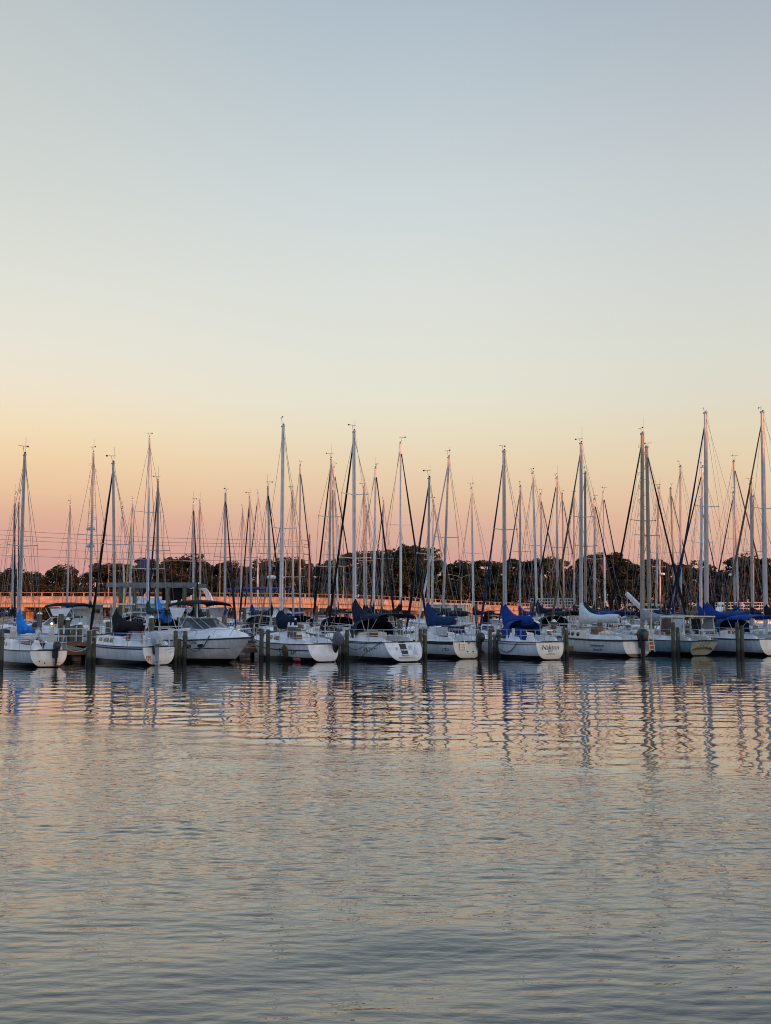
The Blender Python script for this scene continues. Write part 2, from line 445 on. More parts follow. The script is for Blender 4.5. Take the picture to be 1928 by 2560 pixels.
    if g('cover'):
        out = []; hmx = g('ch', 1.0); n = 16; cl = bl * g('cl', .96); drop = g('cdrop', .10)
        for i in range(n + 1):
            s = i / n; x = xm + .13 - s * (cl + .13); zc = bz + g('brise', .08) * s
            zt = zc + .17 + hmx * math.exp(-s * g('cs', 8.5)) + .03 * math.sin(9 * s + q.uniform(0, 1)) - .06 * s
            zl = zc - drop - .10 * math.exp(-s * 7) + .025 * math.sin(13 * s + 1)
            hw = (.11 + .06 * math.sin(math.pi * min(1, s * 1.25 + .2))) * g('cw', 1.0) * (1 if i < n else .5)
            if i == 0: hw = .03
            mid, hh = (zt + zl) / 2, (zt - zl) / 2
            ring = []
            for kk in range(14):
                a = 2 * math.pi * kk / 14
                wy = hw * math.sin(a) * (1 - .55 * max(0, math.cos(a)) * min(1, hh / .5)) * (1 + .14 * math.sin(5 * a + 7 * s * 3) + .08 * q.uniform(-1, 1))
                ring.append(Vector((x, wy, mid + hh * math.cos(a))))
            out.append(ring)
        w = MB(); w.rings(out); w.build('sail_cover', CV[g('cover')], root, True)
    # pulpits and lifelines
    rr = .014; w = MB()
    zz = .58
    w.tube([H.sheer(.84, 1, zz), H.sheer(.93, 1, zz), H.sheer(1, 1, zz + .04, .05), H.sheer(.93, -1, zz), H.sheer(.84, -1, zz)], rr, 5)
    for t in (.84, .93): 
        for sd in (1, -1): w.tube([H.sheer(t, sd), H.sheer(t, sd, zz)], rr, 5)
    w.build('bow_pulpit', M['steel'], root)
    w = MB()
    for z in (zz, zz * .55):
        w.tube([H.sheer(.15, 1, z, -.03), H.sheer(.01, 1, z, -.05), H.sheer(.01, -1, z, -.05), H.sheer(.15, -1, z, -.03)], rr, 5)
    for t in (.01, .15):
        for sd in (1, -1): w.tube([H.sheer(t, sd, 0, -.04), H.sheer(t, sd, zz, -.04)], rr, 5)
    for sd in (.35, -.35): w.tube([(.03, sd * H.hb(0), H.zs(0)), (.03, sd * H.hb(0), H.zs(0) + zz)], rr, 5)
    w.build('stern_pulpit', M['steel'], root)
    w = MB()
    for sd in (1, -1):
        tt = (.15, .3, .43, .56, .7, .84)
        for t in tt[1:-1]: w.tube([H.sheer(t, sd, 0, -.04), H.sheer(t, sd, zz, -.04)], .011, 4)
        for z in (zz, zz * .52): w.tube([H.sheer(t, sd, z, -.04) for t in tt], .006, 4)
    w.build('lifelines', M['steel'], root)
    # canvas
    if g('dodger'):
        out = []
        for dxx, w0, h0 in ((.95, .55, .03), (.75, .60, .30), (.30, .66, .62), (-.25, .70, .66)):
            x = x0 + dxx; zb0 = cz(max(x0 + .001, x)) - .03; wy = H.hb(x0 / L) * w0 * 1.1
            out.append([Vector((x, wy * math.cos(math.pi * k / 10), zb0 + h0 * max(0, math.sin(math.pi * k / 10)) ** .55 - (.28 if k in (0, 10) and dxx < .5 else 0))) for k in range(11)])
        w = MB(); w.rings(out, closed=False, cap0=False, cap1=False)
        dg = w.build('dodger', CV[g('dodger')], root, True)
        if hi:
            w = MB(); a, c = out[1], out[2]
            w.slab([a[2].lerp(c[2], .3) + Vector((.02, .02, .02)), a[4].lerp(c[4], .3) + Vector((.02, .02, .03)), a[4].lerp(c[4], .8) + Vector((.02, .02, .03)), a[2].lerp(c[2], .8) + Vector((.02, .02, .02))], .006)
            w.build('window', M['glass'], dg)
    if g('bimini'):
        zt = g('bim_z', 2.15); xa, xb = .06 * L, .06 * L + g('bim_l', 1.9); wy = H.hb(.1) * .95
        out = [[Vector((xa + (xb - xa) * i / 5, wy * math.sin(a), zt - .20 + .24 * math.cos(a) ** .7 - .05 * abs(i - 2.5) / 2.5 - (.03 if i % 2 else 0))) for a in [(-math.pi / 2 + .02) + (math.pi - .04) * k / 8 for k in range(9)]] for i in range(6)]
        low = [[p + Vector((0, 0, -.03)) for p in r_] for r_ in out]
        w = MB(); w.rings([o_ + l_[::-1] for o_, l_ in zip(out, low)]); bm = w.build('bimini', CV[g('bimini')], root, True)
        for sd in (1, -1):
            w = MB(); c = Vector((.19 * L, sd * H.hb(.2) * .86, H.zs(.2) + .2))
            for x in (xa + .08, (xa + xb) / 2, xb - .08): w.tube([c, (x, sd * wy * .96, zt - .2)], .014, 5)
            w.build('bimini_frame', M['steel'], bm)
    if g('outboard'): outboard(root, H, *g('outboard'))
    if hi or q.random() < .5:   # winches and a coiled line
        for sd in (1, -1):
            w = MB(); x = .25 * L; w.lathe((x, sd * H.hb(.25) * .68, H.zs(.25) + .27), [(.06, 0), (.045, .05), (.065, .13), (.02, .15)], 8)
            w.build('winch', M['steel'], root)
    if g('fenders'):
        for t, sd, fm in g('fenders'):
            p = H.sheer(t, sd, -.05, .10); w = MB()
            w.lathe(p + Vector((0, 0, -.62)), [(.03, 0), (.10, .06), (.11, .3), (.10, .48), (.03, .56)], 9); w.tube([p + Vector((0, 0, -.1)), p + Vector((0, -sd * .1, .5))], .01, 4)
            w.build('fender', fm, root, True)
    if not hi:
        for kk in range(q.randint(3, 6)):
            t = q.uniform(.08, .85); sd = q.choice((1, 1, -1)); w = MB(); dz = q.uniform(.18, .42)
            w.box((t * L, sd * H.hb(t) * q.uniform(.55, .85), H.zs(t) + dz / 2 + .03), (q.uniform(.25, .7), q.uniform(.2, .4), dz), q.uniform(-.5, .5), 0, q.uniform(.7, 1))
            nm, mt = q.choice((('jerry_can', M['black']), ('deck_box', M['white']), ('deck_box', M['grey']), ('jerry_can', CV['blue']), ('sail_bag', CV['tan']), ('jerry_can', M['red']), ('sail_bag', CV['green']), ('sail_bag', CV['navy']), ('deck_box', M['teak'])))
            w.build(nm, mt, root)
        if q.random() < .45:
            mt = CV[q.choice(('navy', 'dblue', 'green', 'black', 'tarp'))]
            for sd in (1, -1):
                w = MB(); w.slab([H.sheer(.05, sd, .08, -.03), H.sheer(.27, sd, .08, -.03), H.sheer(.27, sd, .5, -.03), H.sheer(.05, sd, .5, -.03)], .01); w.build('weather_cloth', mt, root)
    if g('flagstaff'):
        w = MB(); w.tube([(.05, -.5, H.zs(0)), (-.15, -.5, H.zs(0) + 1.3)], .013, 5); w.build('flagstaff', M['alu_w'], root)
    return root, H, inv
# ------------------------------------------------------------------ motor boats
def make_cruiser(name, S, label, cat='motorboat', group=None):
    g = S.get; th = S['th']; rz = R(90 + th); L = S['L']; B = g('B', 0.34 * L)
    H = Hull(L, B, g('Fs', .95), g('Fb', 1.25), .93, g('tr', -.10), g('box', .36), .35, g('br', 1.0))
    root = empty(name, S['stern'], rz); tag(root, label, cat, group)
    ts = [0, .06, .15, .25, .35, .45, .55, .65, .74, .82, .88, .93, .97, 1.0]
    hm = g('hull', HW); b = MB(); b.rings([H.ring(t, 10) for t in ts], closed=False, cap0=False, cap1=False); b.build('hull', hm, root, True)
    b = MB(); b.add(H.ring(0, 10), [tuple(range(18, -1, -1))]); b.build('transom', hm, root)
    b = MB()
    for sd in (1, -1): b.tube([H.sheer(t, sd, 0, .015) for t in ts], .03, 5)
    b.build('rub_rail', M['rubber'], root)
    # raised foredeck and side decks
    hk = g('crown', .48); x0 = g('x0', .40)
    rows = []
    for t in [x0 + (.995 - x0) * f for f in (0, .1, .22, .35, .5, .64, .77, .87, .95, 1)]:
        w = H.hb(t) * .985; z = H.zs(t); h = hk * (1 - max(0, (t - x0) / (1 - x0)) ** 1.6) + .03
        rows.append([Vector((t * L + H.dx(t, 1), w * math.cos(math.pi * k / 10), z + h * max(0, math.sin(math.pi * k / 10)) ** .75)) for k in range(11)])
    b = MB(); b.rings(rows, closed=False, cap0=True, cap1=True); b.build('foredeck', g('deck', M['white']), root, True)
    b = MB()
    for sd in (1, -1):
        rr = []
        for t, h in ((.0, .12), (.1, .26), (.25, .40), (x0 + .03, hk * .92)):
            w = H.hb(t); z = H.zs(t); rr.append([Vector((t * L, sd * w * .99, z)), Vector((t * L, sd * w * .93, z + h)), Vector((t * L, sd * w * .78, z + h)), Vector((t * L, sd * w * .76, z - .3))])
        b.rings(rr)
    b.box((.03 * L, 0, H.zs(0) - .2), (.10, B * .86, .5)); b.box((x0 * .5 * L, 0, .42), (x0 * L, B * .8, .06))
    b.build('cockpit_side', g('deck', M['white']), root)
    zc = H.zs(x0) + hk
    if g('shield', True):
        a0 = x0 - .03; out = []
        for dx, ww, dz in ((.20, .80, -.10), (.10, .74, .40)):
            row = []
            for k in range(9):
                a = -math.pi / 2 + math.pi * k / 8
                row.append(Vector((a0 * L + (dx * L) * max(0, math.cos(a)) ** .7 - (.0 if dz < 0 else .06 * L), H.hb(a0) * ww * math.sin(a), zc + dz - (.10 * max(0, math.cos(a)) if dz < 0 else 0))))
            out.append(row)
        b = MB(); b.rings(out, closed=False, cap0=False, cap1=False); w = b.build('windshield', M['screen'], root)
        b = MB(); b.tube([p + Vector((0, 0, .012)) for p in out[1]], .022, 5); b.tube([p + Vector((.01, 0, .03)) for p in out[0]], .02, 5)
        for k in (0, 2, 3, 5, 6, 8): b.tube([out[0][k], out[1][k]], .02, 5)
        b.build('frame', M['steel'], w)
    if g('canopy'):
        zt = g('cz', 2.6); xa, xb = g('cx', (.10, .46)); wy = B * .42
        out = []
        for i in range(7):
            s = i / 6; x = (xa + (xb - xa) * s) * L; up = .16 * math.sin(math.pi * (.12 + .76 * s))
            rr = [Vector((x, wy * math.sin(a), zt - .22 + up + .20 * max(0, math.cos(a)) ** .7)) for a in [-math.pi / 2 + math.pi * k / 8 for k in range(9)]]
            out.append(rr + [p + Vector((0, 0, -.035)) for p in rr[::-1]])
        b = MB(); b.rings(out); cn = b.build('canopy', CV[g('canopy')], root, True)
        for sd in (1, -1):
            b = MB(); c = Vector(((xa + xb) / 2 * L, sd * H.hb(.25) * .9, H.zs(.25) + .3))
            for x in (xa + .02, (xa + xb) / 2, xb - .02): b.tube([c, (x * L, sd * wy, zt - .2)], .016, 5)
            b.build('canopy_frame', M['steel'], cn)
        if g('curtain'):
            for sd in (1, -1):
                b = MB(); q = [(xa * L + .15, sd * wy * 1.0, zt - .22), (xb * L - .5, sd * wy * 1.0, zt - .24), (xb * L - .75, sd * wy * 1.02, zt - .66), (xa * L + .5, sd * wy * 1.02, zt - .70)]
                b.slab(q if sd > 0 else q[::-1], .01)
                b.build('side_curtain', M['white'], cn)
    if g('arch'):
        b = MB(); x = g('ax', .22) * L; wy = B * .43; z0 = H.zs(.2) + .2; zt = g('az', 2.9); sw = g('sw', -.9)
        for o in (0, .35):
            pass
        rr = []
        for k in range(11):
            a = math.pi * k / 10; y = wy * math.copysign(abs(math.cos(a)) ** .45, math.cos(a)); zf = max(0, math.sin(a)) ** .5
            x_ = x + sw * zf
            z_ = z0 + (zt - z0) * zf
            rr.append([Vector((x_ - .28, y, z_)), Vector((x_ + .28, y, z_ + .04)), Vector((x_ + .26, y * .94, z_ - .10)), Vector((x_ - .26, y * .94, z_ - .12))])
        b.rings(rr); ar = b.build('radar_arch', g('arch_mat', M['white']), root, True)
        b = MB(); b.lathe((x + sw, 0, zt), [(.05, 0), (.06, .18), (.28, .20), (.30, .30), (.22, .40), (.02, .42)], 10); b.build('radar_dome', M['white'], ar, True)
        b = MB(); b.tube([(x + sw, wy * .7, zt), (x + sw - .3, wy * .7, zt + 2.0)], [.018, .008], 5); b.build('antenna', M['alu_w'], ar)
    if g('house'):
        xa, xb, ht = g('house'); wy = B * .36; xa *= L; xb *= L; zb_ = H.zs(.3) + .05; b = MB()
        b.rings([[Vector((xa, wy, zb_)), Vector((xa, -wy, zb_)), Vector((xb, -wy * .9, zb_ + .1)), Vector((xb, wy * .9, zb_ + .1))], [Vector((xa + .05, wy * .95, zb_ + ht)), Vector((xa + .05, -wy * .95, zb_ + ht)), Vector((xb - g('hs', .6), -wy * .86, zb_ + ht)), Vector((xb - g('hs', .6), wy * .86, zb_ + ht))]])
        hs = b.build('deckhouse', g('house_mat', M['white']), root)
        nw = g('nw', 3)
        for sd in (1, -1):
            for i in range(nw):
                f0, f1 = (i + .12) / nw, (i + .88) / nw; xx0 = xa + .2 + (xb - g('hs', .6) - xa - .3) * f0; xx1 = xa + .2 + (xb - g('hs', .6) - xa - .3) * f1
                yy = wy * .93 + .03
                qd = [(xx0, sd * (wy * .985), zb_ + ht * .48), (xx1, sd * (wy * .97), zb_ + ht * .48), (xx1, sd * (wy * .95), zb_ + ht * .82), (xx0, sd * (wy * .965), zb_ + ht * .82)]
                w = MB(); w.slab(qd[::-1] if sd > 0 else qd, .015); w.build('window', M['glass'], hs)
        b = MB(); rx = g('roof', .5); b.box(((xa + xb) / 2 - rx * .4, 0, zb_ + ht + .05), (xb - xa + rx, B * .86, .09)); b.build('roof', g('roof_mat', M['white']), root)
        for sd in (1, -1):
            for x in (xa - rx * .8, xa - rx * .2): b = MB(); b.tube([(x, sd * B * .38, .5), (x, sd * B * .38, zb_ + ht)], .045, 6); b.build('roof_post', M['cream'], root)
        if g('fly'):
            zf = zb_ + ht + .1; b = MB(); b.rings([[Vector((xb - 1.1, B * .34, zf)), Vector((xb - 1.1, -B * .34, zf)), Vector((xa + .4, -B * .36, zf)), Vector((xa + .4, B * .36, zf))], [Vector((xb - 1.5, B * .34, zf + .5)), Vector((xb - 1.5, -B * .34, zf + .5)), Vector((xa + .5, -B * .36, zf + .35)), Vector((xa + .5, B * .36, zf + .35))]]); b.build('flybridge', M['white'], root)
        if g('rails'):
            zf = zb_ + ht + .1; b = MB(); xr0, xr1 = xa - rx * .8, xb - .6; yy = B * .40
            for z in (.32, .62, .9): b.tube([(xr0, yy, zf + z), (xr1, yy, zf + z), (xr1, -yy, zf + z), (xr0, -yy, zf + z), (xr0, yy, zf + z)], .022, 5)
            for i in range(8):
                for y in (yy, -yy): b.tube([(xr0 + (xr1 - xr0) * i / 7, y, zf), (xr0 + (xr1 - xr0) * i / 7, y, zf + .9)], .022, 5)
            b.build('roof_rail', M['alu_w'], root)
    b = MB(); pts = [(t, .42 if t > .55 else .30) for t in (.46, .56, .68, .80, .90, .98)]
    rw = [H.sheer(t, 1, h, -.06) for t, h in pts] + [H.sheer(t, -1, h, -.06) for t, h in pts[::-1]]
    b.tube(rw, .016, 5)
    for t, h in pts[:-1]:
        for sd in (1, -1): b.tube([H.sheer(t - .03, sd, .02, -.08), H.sheer(t, sd, h, -.06)], .013, 5)
    b.build('bow_rail', M['steel'], root)
    for t in g('ports', (.52, .62)):
        for sd in (1, -1):
            z = H.zs(t) - .28; x = t * L + H.dx(t, (z - H.zb(t)) / (H.zs(t) - H.zb(t))); b = MB(); y = H.y_at(t * L, z)
            b.add([Vector((x + .20 * math.cos(a), sd * (H.y_at(t * L + .2 * math.cos(a), z + .08 * math.sin(a)) + .012), z + .085 * math.sin(a))) for a in [2 * math.pi * k / 14 for k in range(14)]], [tuple(range(14))])
            b.build('porthole', M['glass'], root)
    return root, H

# ------------------------------------------------------------------ the front row, stern-to along the open water
def front(stern, base_px, top, th, xm=.60, **kw):
    st = wat(*stern); f = Vector((-math.sin(R(th)), math.cos(R(th)), 0)); k = (base_px - CX) / FPX
    # distance ahead of the stern at which the mast foot stands under its image column
    kk = k * math.cos(PITCH)
    s = (st.x - kk * st.y) / (kk * f.y - f.x)
    Mf = st + f * s
    S = dict(stern=st, th=th, xm=xm, L=s / xm, top=at(top[0], top[1], Mf.y), **kw)
    print('front', stern, 'Y', round(st.y, 1), 'L', round(s / xm, 2), 'H', round(S['top'].z, 1))
    return S

SA = front((121, 1668), 49, (62, 1137), 38, seed=1, hi=True, B=2.25, Fs=.70, Fb=.95, hull=HG, deck=M['white'], cover='sky', bz=.42, ch=1.15, cs=6.0, bl=.40, cdrop=.18, floor=.10, hc=.34, tr=-.06, ws=.70, rail=M['rubber'], mr=0.084, spr=(.50,), outboard=(-.25, M['black'], M['black'], -.12, .9), cab=(.42, .80))
A, HA, invA = make_sailboat('sailing_boat', SA, 'small front sloop with bright blue sail cover and a man standing in its cockpit')
SB = front((396, 1663), 289, (283, 1158), 38, seed=2, hi=True, B=2.35, Fs=.80, Fb=1.02, cover='black', jib='black', bz=.45, ch=.75, cs=5, bl=.42, cdrop=.34, cw=1.3, mr=0.077, stripe=(.06, .12, M['rubber']), spr=(.52,), wins=((.03, .10), (.12, .19), (.22, .28)), outboard=(.20, mat('plastic_wrap', (.44, .50, .54), .35, .35, 7, bump=.6), mat('motor_leg_blue_grey', (.22, .28, .34), .4), .05, 1.15, None, True))
Bt, HB, _ = make_sailboat('sailing_boat', SB, 'white sloop with black sail cover and a plastic wrapped outboard hung on its transom')
SD = front((806, 1655), 703, (708, 1065), 33, seed=3, hi=True, B=2.5, Fs=.82, Fb=1.10, hull=HW2, cover='navy', bz=.62, ch=.55, cs=4, bl=.22, cdrop=.42, cw=1.8, mr=0.101, jib='tan', jf=.55, jr=.05, tr=-.34, stripe=(.26, .31, M['rubber']), mast_mat=M['alu_w'], spr=(.50,), outboard=(-.62, mat('dark_motor_cover', (.11, .11, .14), .8, .3, 6, bump=.5), M['black'], -.45, 1.35))
D, HD, _ = make_sailboat('sailing_boat', SD, 'white sloop with a yellow shell painted on its side and a grey tilted outboard')
SE = front((1006, 1654), 887, (885, 1079), 28, seed=4, hi=True, B=2.75, Fs=.90, Fb=1.15, cover='navy', jib='black', dodger='navy', bimini='navy', bz=.62, ch=1.15, cs=5.0, bl=.44, cdrop=.20, cw=1.4, mr=0.105, tr=-.62, ws=.70, mast_mat=M['alu_w'], spr=(.36, .68), stripe=(.05, .08, M['rubber']), wins=((.03, .09), (.11, .19)), bim_z=2.25)
E, HE, _ = make_sailboat('sailing_boat', SE, 'white sloop lettered PATRIOT with navy canvas and a walk-through transom with steps')
SF = front((1168, 1647), 1070, (1073, 1195), 24, seed=5, hi=True, B=2.45, Fs=.84, Fb=1.05, cover='dblue', jib='navy', bz=.60, ch=1.1, cs=5.5, bl=.45, cdrop=.30, cw=1.25, mr=0.074, stripe=(.02, .14, M['glass']), transom_mat=HC, spr=(.5,), outboard=(-.62, M['black'], M['black'], -.25, 1.1))
F_, HF, _ = make_sailboat('sailing_boat', SF, 'white sloop lettered LYNX with a broad dark sheer stripe and mid blue sail cover')
SG = front((1375, 1650), 1262, (1260, 1128), 24, seed=6, hi=True, B=2.45, Fs=.86, Fb=1.08, cover='blue', jib='dblue', jr=.07, dodger='blue', bz=.62, ch=1.0, cs=5.5, bl=.40, cdrop=.32, cw=1.5, mr=0.106, transom_mat=HC, stripe=(.10, .13, M['rubber']), spr=(.56,))
G, HG_, _ = make_sailboat('sailing_boat', SG, 'white sloop with royal blue canvas and the name Nakton on its rounded stern')
SH = front((1592, 1644), 1452, (1453, 1108), 22, seed=7, hi=True, B=2.6, Fs=.86, Fb=1.12, hull=HW2, cover='white', jib='olive', bz=.68, ch=1.1, cs=7.5, bl=.44, cdrop=.30, cw=1.3, mr=0.105, rail_r=.05, transom_mat=HW2, mast_mat=M['alu'], spr=(.60,), deck=M['cream'], cabin_mat=M['cream'], wins=())
Hh, HH, _ = make_sailboat('sailing_boat', SH, 'weathered white sloop with white sail cover and an orange ladder at its stern')
SI = front((1766, 1641), 1605, (1606, 1084), 22, seed=8, hi=True, B=2.9, Fs=.80, Fb=1.15, hull=HT, transom_mat=hull_mat('hull_pale_green', (.50, .60, .53), level=.05), deck=M['teal_deck'], cover='tarp', jib='black', bz=.66, ch=.55, cs=4.5, bl=.46, cdrop=.16, cw=1.3, mr=0.125, mast_mat=M['alu_d'], tr=.55, ws=.56, spr=(.55,), steps=True)
I, HI, _ = make_sailboat('sailing_boat', SI, 'teal hulled sloop with grey tarp over its boom and a brown arched name board')
SJ = front((1934, 1640), 1766, (1764, 1032), 22, seed=9, hi=True, B=2.8, Fs=.88, Fb=1.15, hull=HG, transom_mat=HC, cover='blue', jib='dblue', bimini='blue', dodger='dblue', bz=.72, ch=1.0, cs=6.5, bl=.42, cdrop=.16, cw=1.3, mr=0.125, spr=(.56,), stripe=(.03, .06, M['rubber']))
J, HJ, _ = make_sailboat('sailing_boat', SJ, 'pale grey sloop with blue sail cover and blue bimini at the right edge')
fk = Vector((-math.sin(R(22)), math.cos(R(22)), 0)); mk = at(1912, 1500, 60.0); mk.z = 0
SK = dict(stern=mk - fk * 5.6, th=22, L=9.4, top=at(1906, 1030, 60.0), seed=10, B=2.9, cover='black', jib='olive', jr=.085, mr=0.131, spr=(.55,), xm=.595)
K, HK, _ = make_sailboat('sailing_boat', SK, 'sloop with the tall mast at the right edge, olive furled jib and black sail cover')

# --- names and marks
ink = mat('dark_lettering', (.02, .024, .035), .6, .3, 20)
ink_b = mat('blue_lettering', (.025, .05, .13), .6, .3, 20)
ink_f = mat('faded_lettering', (.17, .19, .24), .7, .3, 20)
side_text(E, HE, 'PATRIOT', 1.0, .52, .30, ink, 0, 1.05)
stern_text(E, HE, 'JACKSONVILLE  FL', 0, .20, .105, ink_f)
side_text(F_, HF, 'LYNX', .62, .44, .22, mat('grey_lettering', (.09, .105, .15), .7), .25, 1.05)
stern_text(G, HG_, 'Nakton', 0, .60, .32, ink, .3)
stern_text(G, HG_, 'D.D.', 0, .43, .15, ink)
stern_text(G, HG_, 'JACKSONVILLE', 0, .29, .075, ink_f)
side_text(Hh, HH, 'Sweetwater', 1.85, .57, .20, ink_b, .15, 1.1)
side_text(Hh, HH, 'Stuart, FL', 1.85, .36, .17, ink_b, .15, 1.05)
# shell emblem between the letters of the fourth boat
side_text(D, HD, 'S', 2.05, .40, .52, ink_b, .1)
side_text(D, HD, 'AMI', .98, .40, .30, ink_b, .1)
def hull_patch(root, H, x, z, rx, rz_, m, name, n=18, out=.016, ripple=0.0):
    b = MB(); vs = []
    for k in range(n):
        a = 2 * math.pi * k / n; e = 1 + ripple * math.cos(a * 8)
        px, pz = x + rx * e * math.cos(a), z + rz_ * e * math.sin(a); vs.append(Vector((px, H.y_at(px, pz) + out, pz)))
    b.add(vs + [Vector((x, H.y_at(x, z) + out + .03, z))], [(k, n, (k + 1) % n) for k in range(n)]); return b.build(name, m, root)
hull_patch(D, HD, 1.62, .46, .26, .30, mat('shell_paint', (.20, .13, .035), .6, .6, 9, col2=(.05, .06, .03)), 'shell_emblem', ripple=.05)
b = MB()
for i in range(8):
    xa, xb = 2.4 - i * .22, 2.4 - (i + 1) * .22
    b.slab([Vector((xa, HD.y_at(xa, .21) + .008, .20)), Vector((xb, HD.y_at(xb, .21) + .008, .20)), Vector((xb, HD.y_at(xb, .23) + .008, .235)), Vector((xa, HD.y_at(xa, .23) + .008, .235))][::-1], .004)
b.build('name_underline', ink_b, D)
# illegible script on the second boat's stern, rust runs beside its motor
b = MB(); q = random.Random(3)
for j, (y0, z0) in enumerate(((-.30, .64), (-.45, .53))):
    pts = []
    for i in range(26 - 8 * j):
        y = y0 - i * .017; z = z0 + .028 * math.sin(i * 1.3 + math.sin(i * .7)) * q.uniform(.2, 1.4) + .003 * i; pts.append(Vector((transom_x(HB, z) - .012, y, z)))
    b.tube(pts, .006, 4)
b.build('script_lettering', ink_f, Bt)
for y in (.58, .50, .43):
    b = MB(); b.slab([Vector((transom_x(HB, z) - .004, y + dy, z)) for dy, z in ((-.03, .42), (.03, .42), (.012, .20), (-.012, .18))], .006); b.build('rust_streak', M['orange'], Bt)
# brown arch with scrolls on the teal boat
b = MB(); pts = []
for i in range(15):
    a = math.pi * (.08 + .84 * i / 14); y = .62 * math.cos(a); z = .26 + .20 * math.sin(a) ** .6; pts.append(Vector((transom_x(HI, z) - .02, y, z)))
b.tube(pts, .055, 6); b.build('name_board', mat('carved_name_board', (.22, .11, .03), .6, .5, 12), I)
b = MB()
for y in (-.22, 0, .2):
    b.tube([Vector((transom_x(HI, .5 + k * .03) - .015, y + .05 * math.sin(k * .9), .50 + .035 * k)) for k in range(8)], .014, 5)
b.build('scroll_ornament', mat('scroll_brown', (.10, .06, .03), .6), I)

# PATRIOT's stern steps
b = MB(); zt = HE.zs(0)
def tx(z): return transom_x(HE, z)
def spanel(y0, y1, z0, z1, m, nm, root, H, out=.012):
    p = MB(); p.slab([Vector((transom_x(H, z) - .001, y, z)) for y, z in ((y0, z0), (y0, z1), (y1, z1), (y1, z0))], out); return p.build(nm, m, root)
spanel(-.12, .22, .34, zt - .02, M['rubber'], 'opening_shade_panel', E, HE)  # raised dark panel painted in for the shade of the walk-through opening
for z in (.34, .55, zt - .06):
    p = MB(); p.box((tx(z) - .02, .05, z), (.16 if z < .4 else .09, .38, .045)); p.build('step', M['white'], E)
spanel(-.42, -.22, .56, .74, M['grey'], 'locker_lid', E, HE)
p = MB(); p.slab([Vector((tx(z) - .001, y, z)) for y, z in ((-.30, .30), (-.62, .34), (-.58, .72), (-.40, .44))], .010); p.build('moulded_recess', M['grey'], E)
p = MB(); p.lathe((tx(.6) - .02, .42, .60), [(.02, -.10), (.05, -.06), (.05, .06), (.02, .10)], 8); p.build('shore_power_inlet', M['steel'], E)
p = MB(); p.tube([(.08, -.80, zt), (.08, -.80, zt + .75)], .065, 8); p.ball((.08, -.80, zt + .76), .07, 8); p.build('horseshoe_canister', M['alu_w'], E)
# LYNX stern gear
p = MB()
for y in (.42, .16): p.tube([(transom_x(HF, .9) - .04, y, .90), (transom_x(HF, .46) - .04, y, .46)], .02, 5)
for z in (.48, .62, .76): p.box((transom_x(HF, z) - .05, .29, z), (.07, .30, .03))
p.build('boarding_ladder', M['steel'], F_)
spanel(-.80, -.66, .36, .60, M['rubber'], 'motor_bracket_pad', F_, HF); spanel(-.18, -.02, .74, .84, M['glass'], 'vent_panel', F_, HF)
for y in (.02, -.30):
    p = MB(); p.lathe((transom_x(HF, .36) - .02, y, .36), [(.035, -.01), (.035, .02)], 8, axis='X'); p.build('drain_fitting', M['rubber'], F_)
# cockpit cushions / panels leaning aboard
p = MB(); p.slab([Vector((x, y, z)) for x, y, z in ((1.0, .62, 1.12), (2.3, .66, 1.12), (2.2, .60, 1.55), (1.0, .58, 1.55))], .02); p.build('weather_cloth', M['grey'], F_)
p = MB(); p.box((2.75, .55, 1.32), (.75, .03, .42), .1, .25); p.build('washboard', M['white'], F_)
# Nakton cockpit screen, stern ladder
p = MB(); p.slab([(.9, .80, .95), (1.9, .85, .95), (1.85, .78, 1.55), (1.0, .72, 1.45)], .02); p.build('weather_cloth', CV['blue'], G)
p = MB()
for y in (.17, -.17): p.tube([(-.04, y, .88), (-.02, y, 1.0), (.06, y, 1.45)], .018, 5)
p.box((-.0, 0, 1.42), (.05, .36, .05)); p.build('boarding_ladder', M['steel'], G)
p = MB(); p.box((2.05, .80, 1.22), (.22, .03, .55)); p.build('winch_base', M['white'], G)
# B and A details
p = MB(); p.slab([(.25, .62, .98), (1.5, .70, 1.02), (1.4, .60, 1.42), (.5, .52, 1.38)], .02); p.build('weather_cloth', M['grey'], Bt)
p = MB(); p.tube([(.0, -.50, HB.zs(0)), (.0, -.50, HB.zs(0) + .55)], .035, 6); p.box((0, -.50, HB.zs(0) + .55), (.05, .40, .04)); p.build('stern_post', M['alu_w'], Bt)
p = MB(); p.box((3.4, 0, 1.32), (1.6, 1.1, .10)); p.build('cabin_top_pad', CV['dblue'], Bt)
p = MB(); p.tube([(.25, .66, 1.0), (.5, .58, 1.42), (1.4, .66, 1.45), (1.55, .74, 1.02)], .03, 5); p.build('red_piping', M['red'], Bt)
p = MB(); p.rings([[Vector((.35 + dx, .42 + dy, HA.zs(0) + z)) for dx, dy in ((-k, -k), (k, -k), (k, k), (-k, k))] for z, k in ((0, .22), (.18, .16), (.42, .05))]); p.build('white_bucket', M['white'], A, False)
p = MB(); p.tube([(3.0, .5, 1.12), (.5, .55, 1.18)], .025, 6); p.build('spare_spar', M['alu'], A)
for z, y in ((.26, .40), (.18, .18)):
    p = MB(); p.lathe((transom_x(HA, z) - .015, y, z), [(.03, -.01), (.03, .02)], 8, axis='X'); p.build('drain_fitting', M['rubber'], A)
